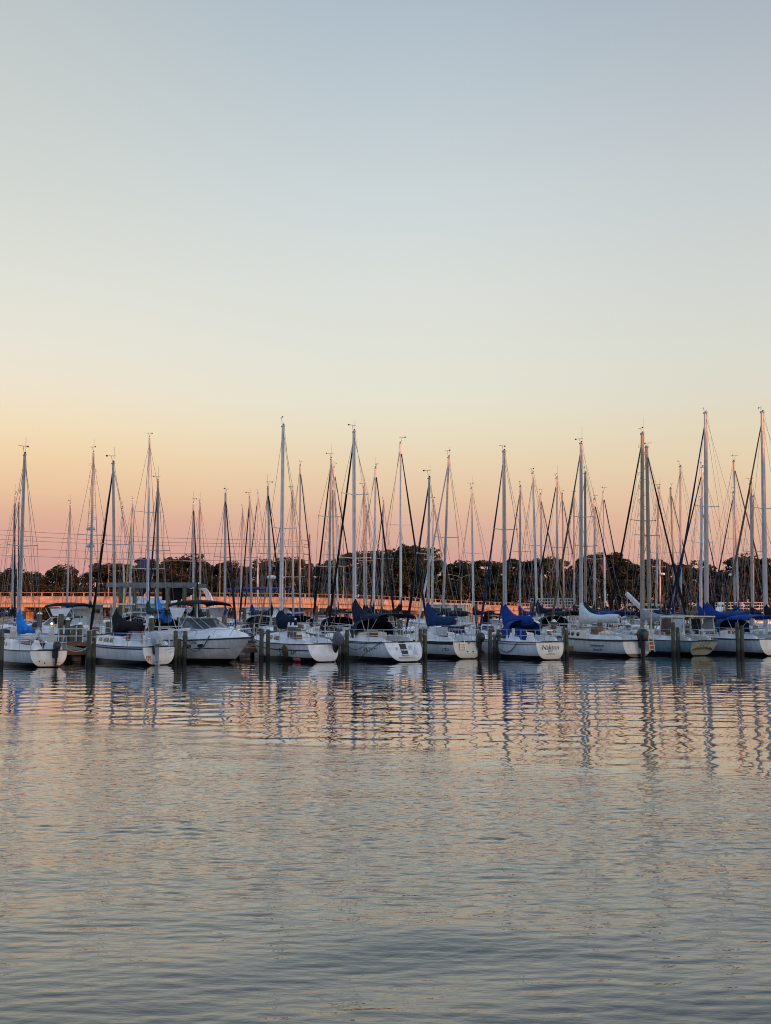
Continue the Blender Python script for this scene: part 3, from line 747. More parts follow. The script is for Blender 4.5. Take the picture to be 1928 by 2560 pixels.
# D: lattice screen, dark bundle, raspberry fender, transom swim ladder
p = MB(); p.box((1.55, .78, 1.32), (.95, .04, .55), -.06); p.build('bamboo_screen', mat('woven_screen', (.13, .11, .10), .8, .5, 14, stretch=(1, 1, 8)), D)
p = MB(); p.box((1.55, .74, 1.64), (1.0, .10, .07), -.06); p.build('screen_roll', M['white'], D)
p = MB(); p.lathe((.62, HD.hb(.1) * .98 + .08, .10), [(.02, -.32), (.09, -.26), (.10, 0), (.08, .26), (.02, .30)], 10, axis='X'); p.build('fender', M['pinkred'], D, True)
p = MB()
for x, y in ((2.35, .6), (2.05, .55)): p.tube([(x, y, 1.1), (x - .15, y, 1.8)], .05, 6)
p.build('rolled_awning', M['white'], D)
# H: porthole line, wooden box, vane gear ladder, grab rails
for x in (4.2, 4.75, 5.2):
    p = MB(); y = HH.hb(x / SH['L']) * .62; p.lathe((x, y, HH.zs(x / SH['L']) + .22), [(.11, -.05), (.11, .03), (.07, .04)], 12, axis='Y'); p.build('porthole', M['glass'], Hh)
p = MB(); p.box((2.7, .55, 1.30), (.62, .40, .42)); p.build('plywood_box', mat('brown_plywood', (.22, .10, .05), .7, .4, 6), Hh)
for x in (2.1, 3.25):
    p = MB(); p.ball((x, .5, 1.16), .28, 10, .6, 1.4, .8); p.build('sail_bag', M['cream'], Hh, True)
p = MB(); p.tube([(3.3, .48, 1.46), (5.2, .40, 1.50)], .02, 5)
for i in range(6): p.tube([(3.3 + i * .38, .48, 1.40), (3.3 + i * .38, .48, 1.47)], .02, 5)
p.build('grab_rail', M['teak'], Hh)
x = -.28
lad = MB()
for y in (-.55, -.85):
    lad.tube([(x + .2, y, 1.9), (x + .1, y, 1.3), (x, y, .75), (x - .08, y, .30)], .03, 6)
for z in (.42, .62, .82, 1.02): lad.box((x + (z - .6) * .12, -.70, z), (.06, .30, .04))
lad.build('stern_ladder', M['cream'], Hh)
p = MB()
for z in (.52, .72): p.box((x + (z - .6) * .12, -.70, z), (.03, .25, .15))
p.build('ladder_board', M['orange'], Hh)
p = MB(); p.tube([(x - .1, -.70, 2.45), (x, -.70, 1.2)], .04, 6); p.box((x - .08, -.70, 2.45), (.1, .9, .05)); p.build('vane_gear', M['cream'], Hh)
outboard(Hh, HH, -.20, M['black'], M['black'], 0, 1.5, .82)
spanel(.10, -.10, .05, .5, M['rubber'], 'rudder_head', Hh, HH, .06)
p = MB(); p.slab([(4.9, HH.y_at(4.9, .2) + .01, .05), (4.86, HH.y_at(4.86, .2) + .01, .05), (4.98, HH.y_at(4.98, .45) + .01, .46), (5.02, HH.y_at(5.02, .45) + .01, .46)], .01); p.build('rust_streak', M['rubber'], Hh)
# I: weather enclosure with raked frames and grey windows, stowed gear
en = MB(); wy = 1.02
fr = [[(1.3, .9), (1.25, 2.02), (3.0, 2.10), (3.35, 1.1)]]
for sd in (1, -1):
    for x0_, x1_ in ((.5, .55), (1.55, 1.50), (2.55, 2.45)): en.tube([(x0_, sd * wy, .95), (x1_, sd * wy * .93, 2.02)], .035, 6)
    en.tube([(.45, sd * wy * .93, 2.02), (2.45, sd * wy * .93, 2.05), (3.2, sd * wy * .9, 1.15)], .04, 6)
enc = en.build('enclosure_frame', M['cream'], I)
p = MB(); p.box((1.45, 0, 2.08), (2.2, 1.9, .05)); p.build('enclosure_top', M['cream'], I)
for sd in (1, -1):
    for xa, xb in ((1.62, 2.42), (.62, 1.42)):
        p = MB(); qd = [(xa, sd * wy, 1.25), (xb, sd * wy, 1.25), (xb - .05, sd * wy * .94, 1.96), (xa - .03, sd * wy * .94, 1.96)]; p.slab(qd if sd < 0 else qd[::-1], .01)
        p.build('window', M['glass'] if xa > 1 else M['grey'], enc)
q = random.Random(5)
for i in range(7):
    p = MB(); p.ball((q.uniform(3.2, 6.2), q.uniform(.35, .85), 1.12), q.uniform(.16, .30), 9, .7, 1.3, .9); p.build('stowed_bundle', (M['cream'], M['grey'], CV['tarp'], CV['green'])[i % 4], I, True)
p = MB(); p.tube([(-.02, .45, .85), (-.05, .45, 1.35), (-.05, -.45, 1.35), (-.02, -.45, .85)], .03, 6); p.build('stern_gallows', M['steel'], I)
p = MB(); p.box((6.0, -.1, 2.72), (2.6, .16, .22), 0, -.55); bm_ = p.build('lowered_spar', M['alu_w'], I)

# --- motor cruiser in the front row, bow towards open water
cth = -132; cf = Vector((-math.sin(R(cth)), math.cos(R(cth)), 0)); bow = at(632, 1600, 46.8); bow.z = 0
C_, HCr = make_cruiser('motor_cruiser', dict(stern=bow - cf * 7.9, th=cth, L=7.9, B=2.75, Fs=1.0, Fb=1.18, br=1.15, crown=.60, canopy='black', cz=2.74, cx=(.395, .635), curtain=True, x0=.57, ports=(.62, .72)), 'white motor cruiser with black canopy and raked bow pointing right, in the front row')
for sd in (1, -1):
    b = MB()
    for z in (.60,): b.tube([Vector((t * 7.9 + HCr.dx(t, (z + .05 - HCr.zb(t)) / (HCr.zs(t) - HCr.zb(t))), sd * (HCr.y_at(t * 7.9, z + .1 * t) + .004), z + .1 * t)) for t in (0, .2, .4, .55, .7, .8, .88, .94)], .022, 5)
    b.build('hull_stripe', M['rubber'], C_)
side_text(C_, HCr, 'LNR', 5.25, .92, .16, ink_f, 0, 1.2, -1)
p = MB(); x = 7.85; p.tube([(x - .5, 0, 1.26), (x + .12, 0, 1.22)], .05, 6); p.tube([(x + .10, 0, 1.24), (x + .02, 0, .98)], .03, 6)
p.box((x + .02, 0, .99), (.12, .42, .05), 0, .5); p.build('anchor', M['rubber'], C_)
p = MB(); p.lathe((6.9, 0, 1.48), [(.10, 0), (.08, .10), (.12, .14), (.12, .20), (.02, .22)], 8); p.build('anchor_windlass', M['steel'], C_)
p = MB(); t = .44; p.lathe((t * 7.9, -HCr.hb(t) - .12, .10), [(.03, 0), (.12, .06), (.13, .35), (.12, .60), (.03, .68)], 10); p.tube([(t * 7.9, -HCr.hb(t) - .12, .75), (t * 7.9, -HCr.hb(t), 1.1)], .012, 4); p.build('fender', CV['blue'], C_, True)
p = MB(); p.tube([(2.6, -1.15, 1.3), (2.2, -1.2, 3.4)], [.02, .008], 5); p.build('antenna', M['alu_w'], C_)
# ------------------------------------------------------------------ the rows behind: (mast top px, top py, foot px, bow side, jib, cover, mast paint, extra, label)
BACK = [
 (38, 1240, 31, 'R', 'black', 'black', 'alu', {}, 'sloop with black sail cover behind the bright blue covered sloop, cut by the left edge'),
 (48, 1236, 46, 'R', 'navy', None, 'alu_w', {}, 'bare boomed sloop whose pale mast stands beside the far left mast, navy furled jib'),
 (176, 1262, 168, 'L', None, None, 'alu', {}, 'sloop with slim bare mast over the white express cruiser at left, no furled jib'),
 (234, 1133, 226, 'L', None, None, 'alu', dict(radar=[(.56, 'alu_w'), (.46, 'alu_w')], steps=True), 'sloop with two radar domes and climbing steps up its mast'),
 (305, 1274, 314, 'L', None, None, 'alu_w', dict(mr=.075), 'small sloop with the thinnest white mast near the boat lift'),
 (332, 1250, 325, 'L', None, 'tan', 'alu_w', dict(jib='yellow', jr=.07), 'sloop with yellow furled jib close against its mast'),
 (374, 1094, 370, 'L', None, None, 'alu_w', dict(spr=(.30, .60)), 'sloop with tall double spreader white mast by the boat lift'),
 (395, 1203, 395, 'L', 'dblue', 'sky', 'alu_d', dict(ch=1.25, cs=2.6, bl=.48, cdrop=.35, cw=1.4, bz=.6), 'sloop with bright blue sail cover sagging from a bronze mast, behind the black canopied cruiser'),
 (484, 1259, 484, 'R', 'black', None, 'alu', {}, 'sloop with mast left of a close pair above the arched cruiser, black jib slanting right'),
 (500, 1254, 502, 'L', None, 'navy', 'alu', {}, 'sloop with mast right of a close pair above the arched cruiser, no furled jib'),
 (564, 1236, 563, 'R', 'navy', 'blue', 'alu', {}, 'sloop with blue sail cover and navy jib, behind the bow of the front cruiser'),
 (607, 1273, 602, 'L', None, None, 'alu', {}, 'sloop with short mast and no canvas behind the yellow shell sloop'),
 (624, 1243, 630, 'L', 'navy', None, 'alu', {}, 'sloop whose leaning mast and navy jib rise left of the yellow shell sloop'),
 (645, 1234, 645, 'L', 'black', 'navy', 'alu_w', dict(bimini='dblue'), 'sloop with mid blue bimini and black jib, left of the yellow shell sloop'),
 (670, 1220, 679, 'R', 'black', None, 'alu', dict(radar=[(.35, 'white')]), 'sloop with white radar dome low on a left leaning mast'),
 (731, 1230, 734, 'L', None, None, 'alu', dict(spr=(.35, .62)), 'sloop with double spreaders and bare boom just right of the yellow shell sloop mast'),
 (751, 1163, 750, 'R', 'navy', 'blue', 'alu', dict(ch=.9), 'sloop with royal blue cover raised on the mast right of the yellow shell sloop'),
 (828, 1148, 822, 'L', 'black', 'black', 'alu', dict(spr=(.35, .65), ch=.4), 'sloop with tall mast left of PATRIOT, black jib and long black boom cover'),
 (832, 1229, 837, 'L', None, None, 'alu_d', {}, 'sloop with short bronze mast between two taller masts left of PATRIOT'),
 (836, 1169, 846, 'R', 'black', None, 'alu_w', {}, 'sloop with left leaning pale mast nearest PATRIOT on its left, black jib slanting right'),
 (910, 1218, 911, 'L', None, 'black', 'alu', {}, 'sloop with grey mast just right of the PATRIOT mast, black cover low on boom'),
 (915, 1266, 917, 'L', None, None, 'alu', dict(mr=.085), 'sloop with the shorter mast of the pair just right of the PATRIOT mast'),
 (940, 1170, 933, 'R', 'black', 'navy', 'alu_w', {}, 'sloop with navy cover and black jib slanting right, second tall mast right of PATRIOT'),
 (959, 1253, 954, 'L', 'brown', 'black', 'alu', dict(mr=.085), 'sloop with brown furled jib and small black cover right of PATRIOT'),
 (1002, 1108, 1002, 'R', 'black', 'black', 'alu_w', dict(spr=(.55,), ch=.9), 'sloop with tall left leaning mast behind the stern of PATRIOT'),
 (1083, 1253, 1080, 'L', None, None, 'alu_w', {}, 'sloop with short pale mast close right of the LYNX mast'),
 (1122, 1143, 1106, 'L', 'white', 'black', 'alu', dict(ch=.5), 'sloop with right leaning mast, white furled jib and black boom cover'),
 (1179, 1221, 1184, 'L', None, 'navy', 'alu_w', {}, 'sloop with lone bare white mast midway between LYNX and Nakton'),
 (1301, 1216, 1299, 'L', 'dblue', 'dblue', 'alu', {}, 'sloop with mid blue jib and cover, mast right of the Nakton mast'),
 (1332, 1183, 1343, 'L', None, None, 'alu_w', dict(mr=.08), 'sloop with slender left leaning white mast right of Nakton'),
 (1352, 1235, 1354, 'R', 'olive', None, 'alu', {}, 'sloop with olive furled jib slanting right, beyond the stern of Nakton'),
 (1392, 1195, 1394, 'L', 'navy', 'navy', 'alu', {}, 'sloop with navy jib slanting left and navy cover, left of the white covered sloop'),
 (1406, 1234, 1410, 'R', 'dblue', None, 'alu_d', {}, 'sloop with bronze mast and mid blue jib left of the white covered sloop'),
 (1435, 1235, 1435, 'L', 'olive', 'black', 'alu', {}, 'sloop with mast nearest left of the white covered sloop mast, olive jib'),
 (1463, 1183, 1463, 'L', None, 'green', 'alu_d', {}, 'sloop with bronze mast close right of the white covered sloop mast, green cover'),
 (1487, 1248, 1485, 'R', 'black', None, 'alu', {}, 'sloop with black jib slanting right, just beyond the white covered sloop mast'),
 (1509, 1230, 1512, 'R', 'black', None, 'alu_w', {}, 'sloop with pale mast and black jib midway between the white covered and teal sloops'),
 (1617, 1118, 1623, 'R', 'black', None, 'alu_d', dict(mr=.125, spr=(.5,)), 'sloop with tall bronze mast beside the teal sloop mast, black jib slanting right'),
 (1647, 1220, 1638, 'L', None, 'dblue', 'alu', {}, 'sloop with right leaning slim mast and mid blue boom cover behind the teal sloop'),
 (1648, 1295, 1650, 'R', None, None, 'alu', dict(radar=[(.45, 'white')]), 'sloop with the shortest mast behind the teal sloop, white radar dome'),
 (1677, 1221, 1687, 'R', 'brown', None, 'alu_d', {}, 'sloop with bronze left leaning mast and brown jib behind the teal sloop enclosure'),
 (1701, 1166, 1701, 'L', None, 'olive', 'alu', {}, 'sloop with slim upright mast and olive cover behind the teal sloop enclosure'),
 (1756, 1168, 1749, 'L', 'navy', 'blue', 'alu_w', {}, 'sloop with white mast and blue cover just left of the pale grey sloop mast'),
 (1752, 1249, 1753, 'R', 'navy', None, 'alu', dict(radar=[(.5, 'white')]), 'sloop with short mast and radar dome just left of the tall mast at far right'),
 (1835, 1153, 1845, 'R', 'brown', None, 'alu', {}, 'sloop with left leaning mast and brown jib slanting right, near the right edge'),
 (1833, 1231, 1836, 'L', 'navy', None, 'alu', dict(radar=[(.36, 'white')]), 'sloop with navy jib slanting left and a dome on its mast near the right edge'),
 (1877, 1209, 1880, 'L', None, None, 'alu', {}, 'sloop with grey mast close by a bronze one near the right edge, no jib'),
 (1883, 1241, 1882, 'L', None, 'navy', 'alu_d', {}, 'sloop with dark bronze mast and navy cover near the right edge'),
]
rows = [66.0, 79.0, 92.0, 105.0]
used = {r: [] for r in rows}
for i, (xt, yt, xb, side, jib, cov, mm, ex, lab) in enumerate(BACK):
    q = random.Random(100 + i); best = None
    if cov is None and xt in (234, 305, 374, 484, 624, 670, 836, 915, 1083, 1332, 1352, 1406, 1487, 1509, 1617, 1648, 1677, 1752, 1835, 1833, 1877): cov = q.choice(['black', 'navy', 'black', 'dblue', 'navy', 'green'])
    for r in rows:
        H_ = 2.31 + (1530 - yt) / FPX * r; X = (xb - CX) / FPX * r
        pen = abs(H_ - (11.6 if yt > 1190 else 12.6)) + sum(max(0, 3.6 - abs(X - x)) * 1.6 for x in used[r])
        if cov and r > 80: pen += 1.0
        if cov == 'sky' and r > 70: pen += 9
        if best is None or pen < best[0]: best = (pen, r, X, H_)
    _, r, X, H_ = best; used[r].append(X)
    Y = r + q.uniform(-1.2, 1.2)
    th = 24 + q.uniform(-5, 5) if side == 'L' else -156 + q.uniform(-6, 6)
    L = min(10.5, max(6.6, H_ * .72)); f = Vector((-math.sin(R(th)), math.cos(R(th)), 0))
    mf = at(xb, 1500, Y); mf.z = 0
    S = dict(stern=mf - f * (.58 * L), th=th, L=L, top=at(xt, yt, Y), seed=200 + i, jib=jib, cover=cov,
             hull=q.choice([HW, HW, HW2, HG, HW, HC] + ([HN] if r > 70 else [])), mast_mat=M[mm], bz=q.uniform(.6, .9), ch=q.uniform(.6, 1.0),
             mr=.086, Fs=q.uniform(.85, 1.0), Fb=q.uniform(1.1, 1.35), bl=q.uniform(.36, .42), wr=.0115,
             stripe=q.choice([None, (.05, .12, M['rubber']), (.08, .20, CV['blue'] if False else M['glass'])]))
    if q.random() < .35: S['dodger'] = q.choice(['navy', 'dblue', 'black', 'tan', 'green'])
    if q.random() < .28: S['bimini'] = q.choice(['navy', 'blue', 'black', 'white', 'dblue']); S['bim_z'] = q.uniform(2.2, 2.5)
    if q.random() < .4: S['fenders'] = [(.3, 1, M['white']), (.5, 1, M['white'])]
    if q.random() < .3: S['outboard'] = (-.45, q.choice([M['black'], M['grey']]), M['black'])
    S.update(ex)
    make_sailboat('sailing_boat', S, lab, 'sailing boats moored in the rows behind')

# motor boats behind
def bgc(name, px, py_, Y, th, L, label, cat='motorboat', **kw):
    c = at(px, py_, Y); c.z = 0; f = Vector((-math.sin(R(th)), math.cos(R(th)), 0))
    return make_cruiser(name, dict(stern=c - f * L / 2, th=th, L=L, **kw), label, cat)
bgc('motor_cruiser', 122, 1560, 64, 62, 6.4, 'white express cruiser with dark canopy over its cockpit, behind the man', canopy='navy', cz=2.75, cx=(.05, .42), curtain=True, Fs=1.0, Fb=1.3, crown=.55)
bgc('trawler', 190, 1560, 74, 75, 9.5, 'white trawler with a flat roof on posts, behind the express cruiser at left', 'trawler', house=(.34, .62, 1.75), roof=2.6, shield=False, nw=2, house_mat=M['grey'], Fs=1.0, Fb=1.4)
bgc('motor_cruiser', 352, 1540, 84, 70, 10.5, 'white flybridge cruiser with round topped windows behind the boat lift', house=(.18, .64, 1.7), roof=.6, nw=5, shield=False, fly=True, Fs=1.15, Fb=1.6)
bgc('motor_cruiser', 485, 1540, 96, 68, 10.5, 'white cruiser with a tall swept radar arch, above the bow of the front cruiser', arch=True, az=4.6, sw=1.3, ax=.34, house=(.25, .62, 1.2), roof=.05, hs=1.4, nw=2, shield=False, Fs=1.3, Fb=1.8)
bgc('motor_cruiser', 718, 1540, 96, -112, 10.5, 'white cruiser with long sloping coach roof and high blue awning behind the yellow shell sloop', house=(.15, .60, 1.35), hs=1.7, roof=.05, nw=2, shield=False, Fs=1.3, Fb=1.7, canopy='blue', cz=4.5, cx=(-.05, .50))
bgc('motor_cruiser', 1345, 1540, 100, 75, 9.5, 'cruiser with blue canvas and roof rails behind the boom of Nakton', house=(.2, .62, 1.3), roof=.5, rails=True, shield=False, roof_mat=CV['dblue'], Fs=1.2, Fb=1.6)
bgc('motor_cruiser', 1545, 1540, 98, 80, 9.0, 'low white cruiser with cream canopy between the white covered and teal sloops', canopy='tan', cz=3.0, cx=(.05, .45), Fs=1.1, Fb=1.5)
bgc('houseboat', 1838, 1540, 104, 84, 10.0, 'white houseboat with railed sundeck roof near the right edge', 'houseboat', house=(.08, .72, 1.5), roof=.7, rails=True, shield=False, nw=5, hs=.3, Fs=.7, Fb=.9)
bgc('motor_cruiser', 1090, 1540, 108, 72, 8.5, 'cruiser with pale turquoise deckhouse behind the blue cover of LYNX', house=(.1, .62, 2.0), roof=.4, shield=False, house_mat=mat('turquoise_paint', (.20, .48, .50), .5, .2, 4), Fs=1.0, Fb=1.4)
bgc('motor_cruiser', 1710, 1540, 92, 70, 9.0, 'white cruiser with wrapped foredeck behind the teal sloop enclosure', arch=True, az=2.75, sw=-.6, house=(.3, .62, .9), roof=.05, hs=1.0, nw=2, shield=False, Fs=1.2, Fb=1.6)

# ------------------------------------------------------------------ docks, piles, lift
wood = mat('weathered_dock_board', (.20, .16, .125), .8, .45, 5, bump=.4, stretch=(6, 1, 1))
woodr = mat('red_brown_fascia', (.24, .095, .05), .75, .45, 6, stretch=(1, 6, 6))
def pile_mat():
    m = mat('creosoted_pile', (.125, .122, .085), .85, .45, 7, bump=.5, stretch=(1, 1, .25), col2=(.055, .054, .042))
    nt = m.node_tree; b = nt.nodes['Principled BSDF']; tc = nt.nodes.new('ShaderNodeTexCoord'); sp = nt.nodes.new('ShaderNodeSeparateXYZ'); nt.links.new(tc.outputs['Object'], sp.inputs[0])
    n = nt.nodes.new('ShaderNodeTexNoise'); n.inputs['Scale'].default_value = 6; nt.links.new(tc.outputs['Object'], n.inputs['Vector'])
    ad = nt.nodes.new('ShaderNodeMath'); ad.operation = 'MULTIPLY_ADD'; ad.inputs[1].default_value = .35; nt.links.new(n.outputs['Fac'], ad.inputs[0]); nt.links.new(sp.outputs['Z'], ad.inputs[2])
    mr = nt.nodes.new('ShaderNodeMapRange'); mr.inputs['From Min'].default_value = .42; mr.inputs['From Max'].default_value = .60; nt.links.new(ad.outputs[0], mr.inputs['Value'])
    mx = nt.nodes.new('ShaderNodeMix'); mx.data_type = 'RGBA'; old = b.inputs['Base Color'].links[0].from_socket
    nt.links.new(mr.outputs[0], mx.inputs['Factor']); mx.inputs[6].default_value = (.018, .018, .015, 1); nt.links.new(old, mx.inputs[7]); nt.links.new(mx.outputs[2], b.inputs['Base Color'])
    return m
pm = pile_mat()
def pile_mesh(h, r, seed):
    q = random.Random(seed); b = MB(); rr = []
    for z in (-1.2, -.1, .12, .35, .7, 1.1, h - .04, h):
        k = r * (1.08 - .08 * max(0, z) / h) * (1 if z < h - .01 else .86); rr.append([Vector((k * math.cos(a) * (1 + .05 * q.uniform(-1, 1)), k * math.sin(a) * (1 + .05 * q.uniform(-1, 1)), z)) for a in [2 * math.pi * i / 10 for i in range(10)]])
    b.rings(rr); return b
PL = [(2, 1668, 1578, 'wooden pile at the left edge beside the bright blue covered sloop'),
 (221, 1663, 1576, 'left pile of the pair between the bright blue covered and wrapped motor sloops'), (233, 1662, 1575, 'right pile of the pair between the bright blue covered and wrapped motor sloops'),
 (437, 1660, 1576, 'left pile of the three by the stern quarter of the front cruiser'), (448, 1658, 1606, 'shortest pile of the three beside the front cruiser'), (460, 1658, 1577, 'right pile of the three, beside the blue fender of the front cruiser'),
 (653, 1653, 1572, 'left pile of the pair at the bow of the yellow shell sloop'), (670, 1652, 1573, 'right pile of the pair at the bow of the yellow shell sloop'),
 (846, 1651, 1573, 'left pile of the three between the yellow shell sloop and PATRIOT'), (857, 1649, 1598, 'shortest pile of the three left of PATRIOT'), (868, 1651, 1574, 'right pile of the three, touching the hull of PATRIOT'),
 (1051, 1648, 1571, 'left pile of the pair between PATRIOT and LYNX'), (1063, 1647, 1571, 'right pile of the pair between PATRIOT and LYNX'),
 (1226, 1646, 1572, 'left pile of the three between LYNX and Nakton'), (1237, 1645, 1605, 'shortest pile of the three between LYNX and Nakton'), (1248, 1645, 1573, 'right pile of the three between LYNX and Nakton'),
 (1408, 1643, 1570, 'left pile of the pair right of the Nakton stern'), (1418, 1643, 1574, 'right pile of the pair right of the Nakton stern'),
 (1684, 1641, 1555, 'taller left pile of the pair in front of the teal hull'), (1696, 1640, 1568, 'right pile of the pair in front of the teal hull'),
 (1846, 1640, 1556, 'left pile of the pair in front of the pale grey sloop at right'), (1856, 1640, 1564, 'right pile of the pair in front of the pale grey sloop at right')]
PILE = []
for i, (px, pb, pt, lab) in enumerate(PL):
    p = wat(px, pb); h = CAMZ + (1530 - pt) / FPX * p.y
    o = pile_mesh(h, .10 if i not in (4, 9, 14) else .095, i).build('mooring_pile', pm, None, True); o.location = p; PILE.append((p, h))
    o.rotation_euler = (R(rnd.uniform(-1, 1)), R(rnd.uniform(-1.6, 1.6)), rnd.uniform(0, 6)); tag(o, lab, 'pile', 'wooden mooring piles along the front')
    if i % 3 != 1:
        b = MB(); z = h - .35; b.tube([(.125 * math.cos(a), .125 * math.sin(a), z + .01 * a) for a in [k * .7 for k in range(19)]], .016, 5); b.build('rope_wrap', M['rope_w'] if i in (2, 12) else M['rope'], o)
# piles standing further in
q = random.Random(8); BP = []
for Y, xs in ((60.5, [96, 150, 168, 182, 200, 270, 380, 560, 690, 745, 905, 1000, 1110, 1196, 1290, 1345, 1385, 1500, 1570, 1630, 1720, 1800, 1890]), (86, [60, 240, 300, 420, 520, 610, 790, 980, 1140, 1190, 1330, 1470, 1580, 1740, 1880])):
    for k, px in enumerate(xs):
        p = at(px, 1600, Y + q.uniform(-.5, .5)); p.z = 0; h = q.uniform(1.5, 2.2) if Y < 70 else q.uniform(2.2, 3.2)
        o = pile_mesh(h, .15, 50 + k).build('mooring_pile', pm, None, True); o.location = p; o.rotation_euler = (0, R(q.uniform(-1.5, 1.5)), q.uniform(0, 6))
        near = ['behind the bright blue covered sloop', 'behind the wrapped motor sloop', 'behind the front cruiser', 'behind the yellow shell sloop', 'behind PATRIOT', 'behind LYNX', 'behind Nakton', 'behind the white covered sloop', 'behind the teal sloop', 'behind the pale grey sloop at right'][min(9, sum(px > e for e in (210, 400, 600, 800, 1010, 1180, 1400, 1590, 1790)))]
        tag(o, ('weathered pile on the first inner dock ' if Y < 70 else 'tall pile on the far inner dock ') + near, 'pile', 'inner dock piles ' + near + (' near' if Y < 70 else ' far'))
        if Y < 70 and q.random() < .4:
            b = MB(); b.lathe((0, 0, h), [(.17, 0), (.17, .03), (.02, .16)], 10); b.build('pile_cap', M['white'], o)
def dock(name, a, b_, w, z, label):
    a, b_ = Vector(a), Vector(b_); d = (b_ - a).normalized(); n = Vector((-d.y, d.x, 0)); Ld = (b_ - a).length
    root = empty(name, a, math.atan2(d.y, d.x)); tag(root, label, 'dock')
    b = MB(); k = int(Ld / .16)
    for i in range(k): b.box(((i + .5) * .16, 0, z - .02 + .004 * ((i * 7) % 3)), (.148, w, .04))
    b.build('decking', wood, root)
    b = MB()
    for y in (-w / 2 + .03, w / 2 - .03): b.box((Ld / 2, y, z - .14), (Ld, .06, .20))
    b.box((-.03, 0, z - .12), (.05, w, .20)); b.build('fascia', woodr, root)
    for i in range(max(2, int(Ld / 4))):
        for y in (-w / 2 + .18, w / 2 - .18): b = MB(); b.tube([(1 + i * 4 if Ld > 6 else .5 + i * (Ld - 1), y, -1), (1 + i * 4 if Ld > 6 else .5 + i * (Ld - 1), y, z - .05)], .11, 8); b.build('support_post', pm, root)
    return root
dock('main_dock', (-34, 61, 0), (36, 60, 0), 1.8, .62, 'long wooden dock running behind all the front row boats')
for px, Y0, lab in ((196, 49.5, 'red brown finger pier between the bright blue covered sloop and the wrapped motor sloop'), (628, 52.5, 'short finger pier glimpsed under the bow of the front cruiser'), (1052, 54, 'finger pier between PATRIOT and LYNX'), (1410, 55, 'finger pier right of Nakton')):
    a = at(px, 1600, Y0); a.z = 0; dock('finger_pier', a, a + Vector((-.42, .91, 0)) * ((60 - Y0) / .91), 1.15, .52, lab)
# dock boxes, pedestals, lamp
for px, py, Y, w, lab in ((25, 1600, 57.5, 1.1, 'white dock box behind the cabin of the bright blue covered sloop'), (62, 1600, 57.8, .9, 'white dock box beside the mast foot of the bright blue covered sloop'), (1395, 1568, 58.5, .6, 'grey dock box right of the Nakton pushpit')):
    p = at(px, py, Y); b = MB(); z = .62
    o = empty('dock_box', (p.x, Y, z)); tag(o, lab, 'dock box')
    b.box((0, 0, .22), (w, .5, .44)); b.build('body', M['white'] if px < 1000 else M['grey'], o); b = MB(); b.box((0, 0, .475), (w + .06, .56, .07), 0, 0, .94); b.build('lid', M['white'], o)
for px, py, Y, lit, lab in ((33, 1580, 56.5, False, 'cream power pedestal left of the bright blue sail cover'), (129, 1580, 56.5, True, 'cream power pedestal with a lit lamp, right of the man')):
    p = at(px, py, Y); o = empty('power_pedestal', (p.x, Y, .55)); tag(o, lab, 'power pedestal')
    b = MB(); b.rings([[Vector((k * x, k * y, z)) for x, y in ((-.12, -.12), (.12, -.12), (.12, .12), (-.12, .12))] for z, k in ((0, 1), (.75, .95), (.80, .75), (.95, .75), (1.0, .3))]); b.build('post', M['cream'], o)
    if lit:
        lm = bpy.data.materials.new('lit_lamp'); lm.use_nodes = True; e = lm.node_tree.nodes['Principled BSDF']; e.inputs['Emission Color'].default_value = (1, .86, .45, 1); e.inputs['Emission Strength'].default_value = 1.6
        b = MB(); b.ball((0, 0, 1.13), .07, 12); b.build('lamp', lm, o, True)
# railing on the dock behind the man
o = empty('dock_railing', at(10, 1600, 58.5)); o.location.z = .62; tag(o, 'pale dock railing behind the bright blue covered sloop', 'railing')
b = MB(); 
for z in (.35, .75): b.tube([(-1, 0, z), (4.4, 0, z)], .025, 5)
b.build('rail', M['alu_w'], o)
for x in (-1, .35, 1.7, 3.05, 4.4): b = MB(); b.tube([(x, 0, 0), (x, 0, .78)], .03, 5); b.build('rail_post', M['alu_w'], o)
# boat lift
o = empty('boat_lift', at(345, 1540, 76)); o.location.z = 0; tag(o, 'grey roofed boat lift frame on wooden posts with dark canvas, left of the arched cruiser', 'boat lift')
zt = at(345, 1466, 76).z; X0 = o.location.x
for px in (302, 392, 420, 461):
    for dy in (0, 4.2):
        b = MB(); x = at(px, 1500, 76).x - X0; b.tube([(x, dy, -1), (x, dy, zt)], .16, 8); b.build('post', pm, o)
for dy in (0, 4.2):
    b = MB(); b.box((at(378, 1466, 76).x - X0, dy, zt + .12), (at(492, 1466, 76).x - at(268, 1466, 76).x, .22, .32)); b.build('beam', mat('grey_beam', (.15, .16, .17), .7, .3, 4), o)
b = MB(); xa, xb = at(404, 1480, 76).x - X0, at(462, 1480, 76).x - X0
b.rings([[Vector((x, 0.2, zt - .1)), Vector((x, 4, zt - .1)), Vector((x, 4, zt - z)), Vector((x, .2, zt - z))] for x, z in ((xa, 1.0), ((xa + xb) / 2, .85), (xb, .45))]); b.build('canvas', CV['black'], o)
b = MB(); b.lathe((at(357, 1477, 76).x - X0, -.1, at(357, 1478, 76).z), [(.05, -.25), (.20, -.18), (.24, 0), (.20, .18), (.05, .25)], 10); b.build('motor_cover', CV['navy'], o)
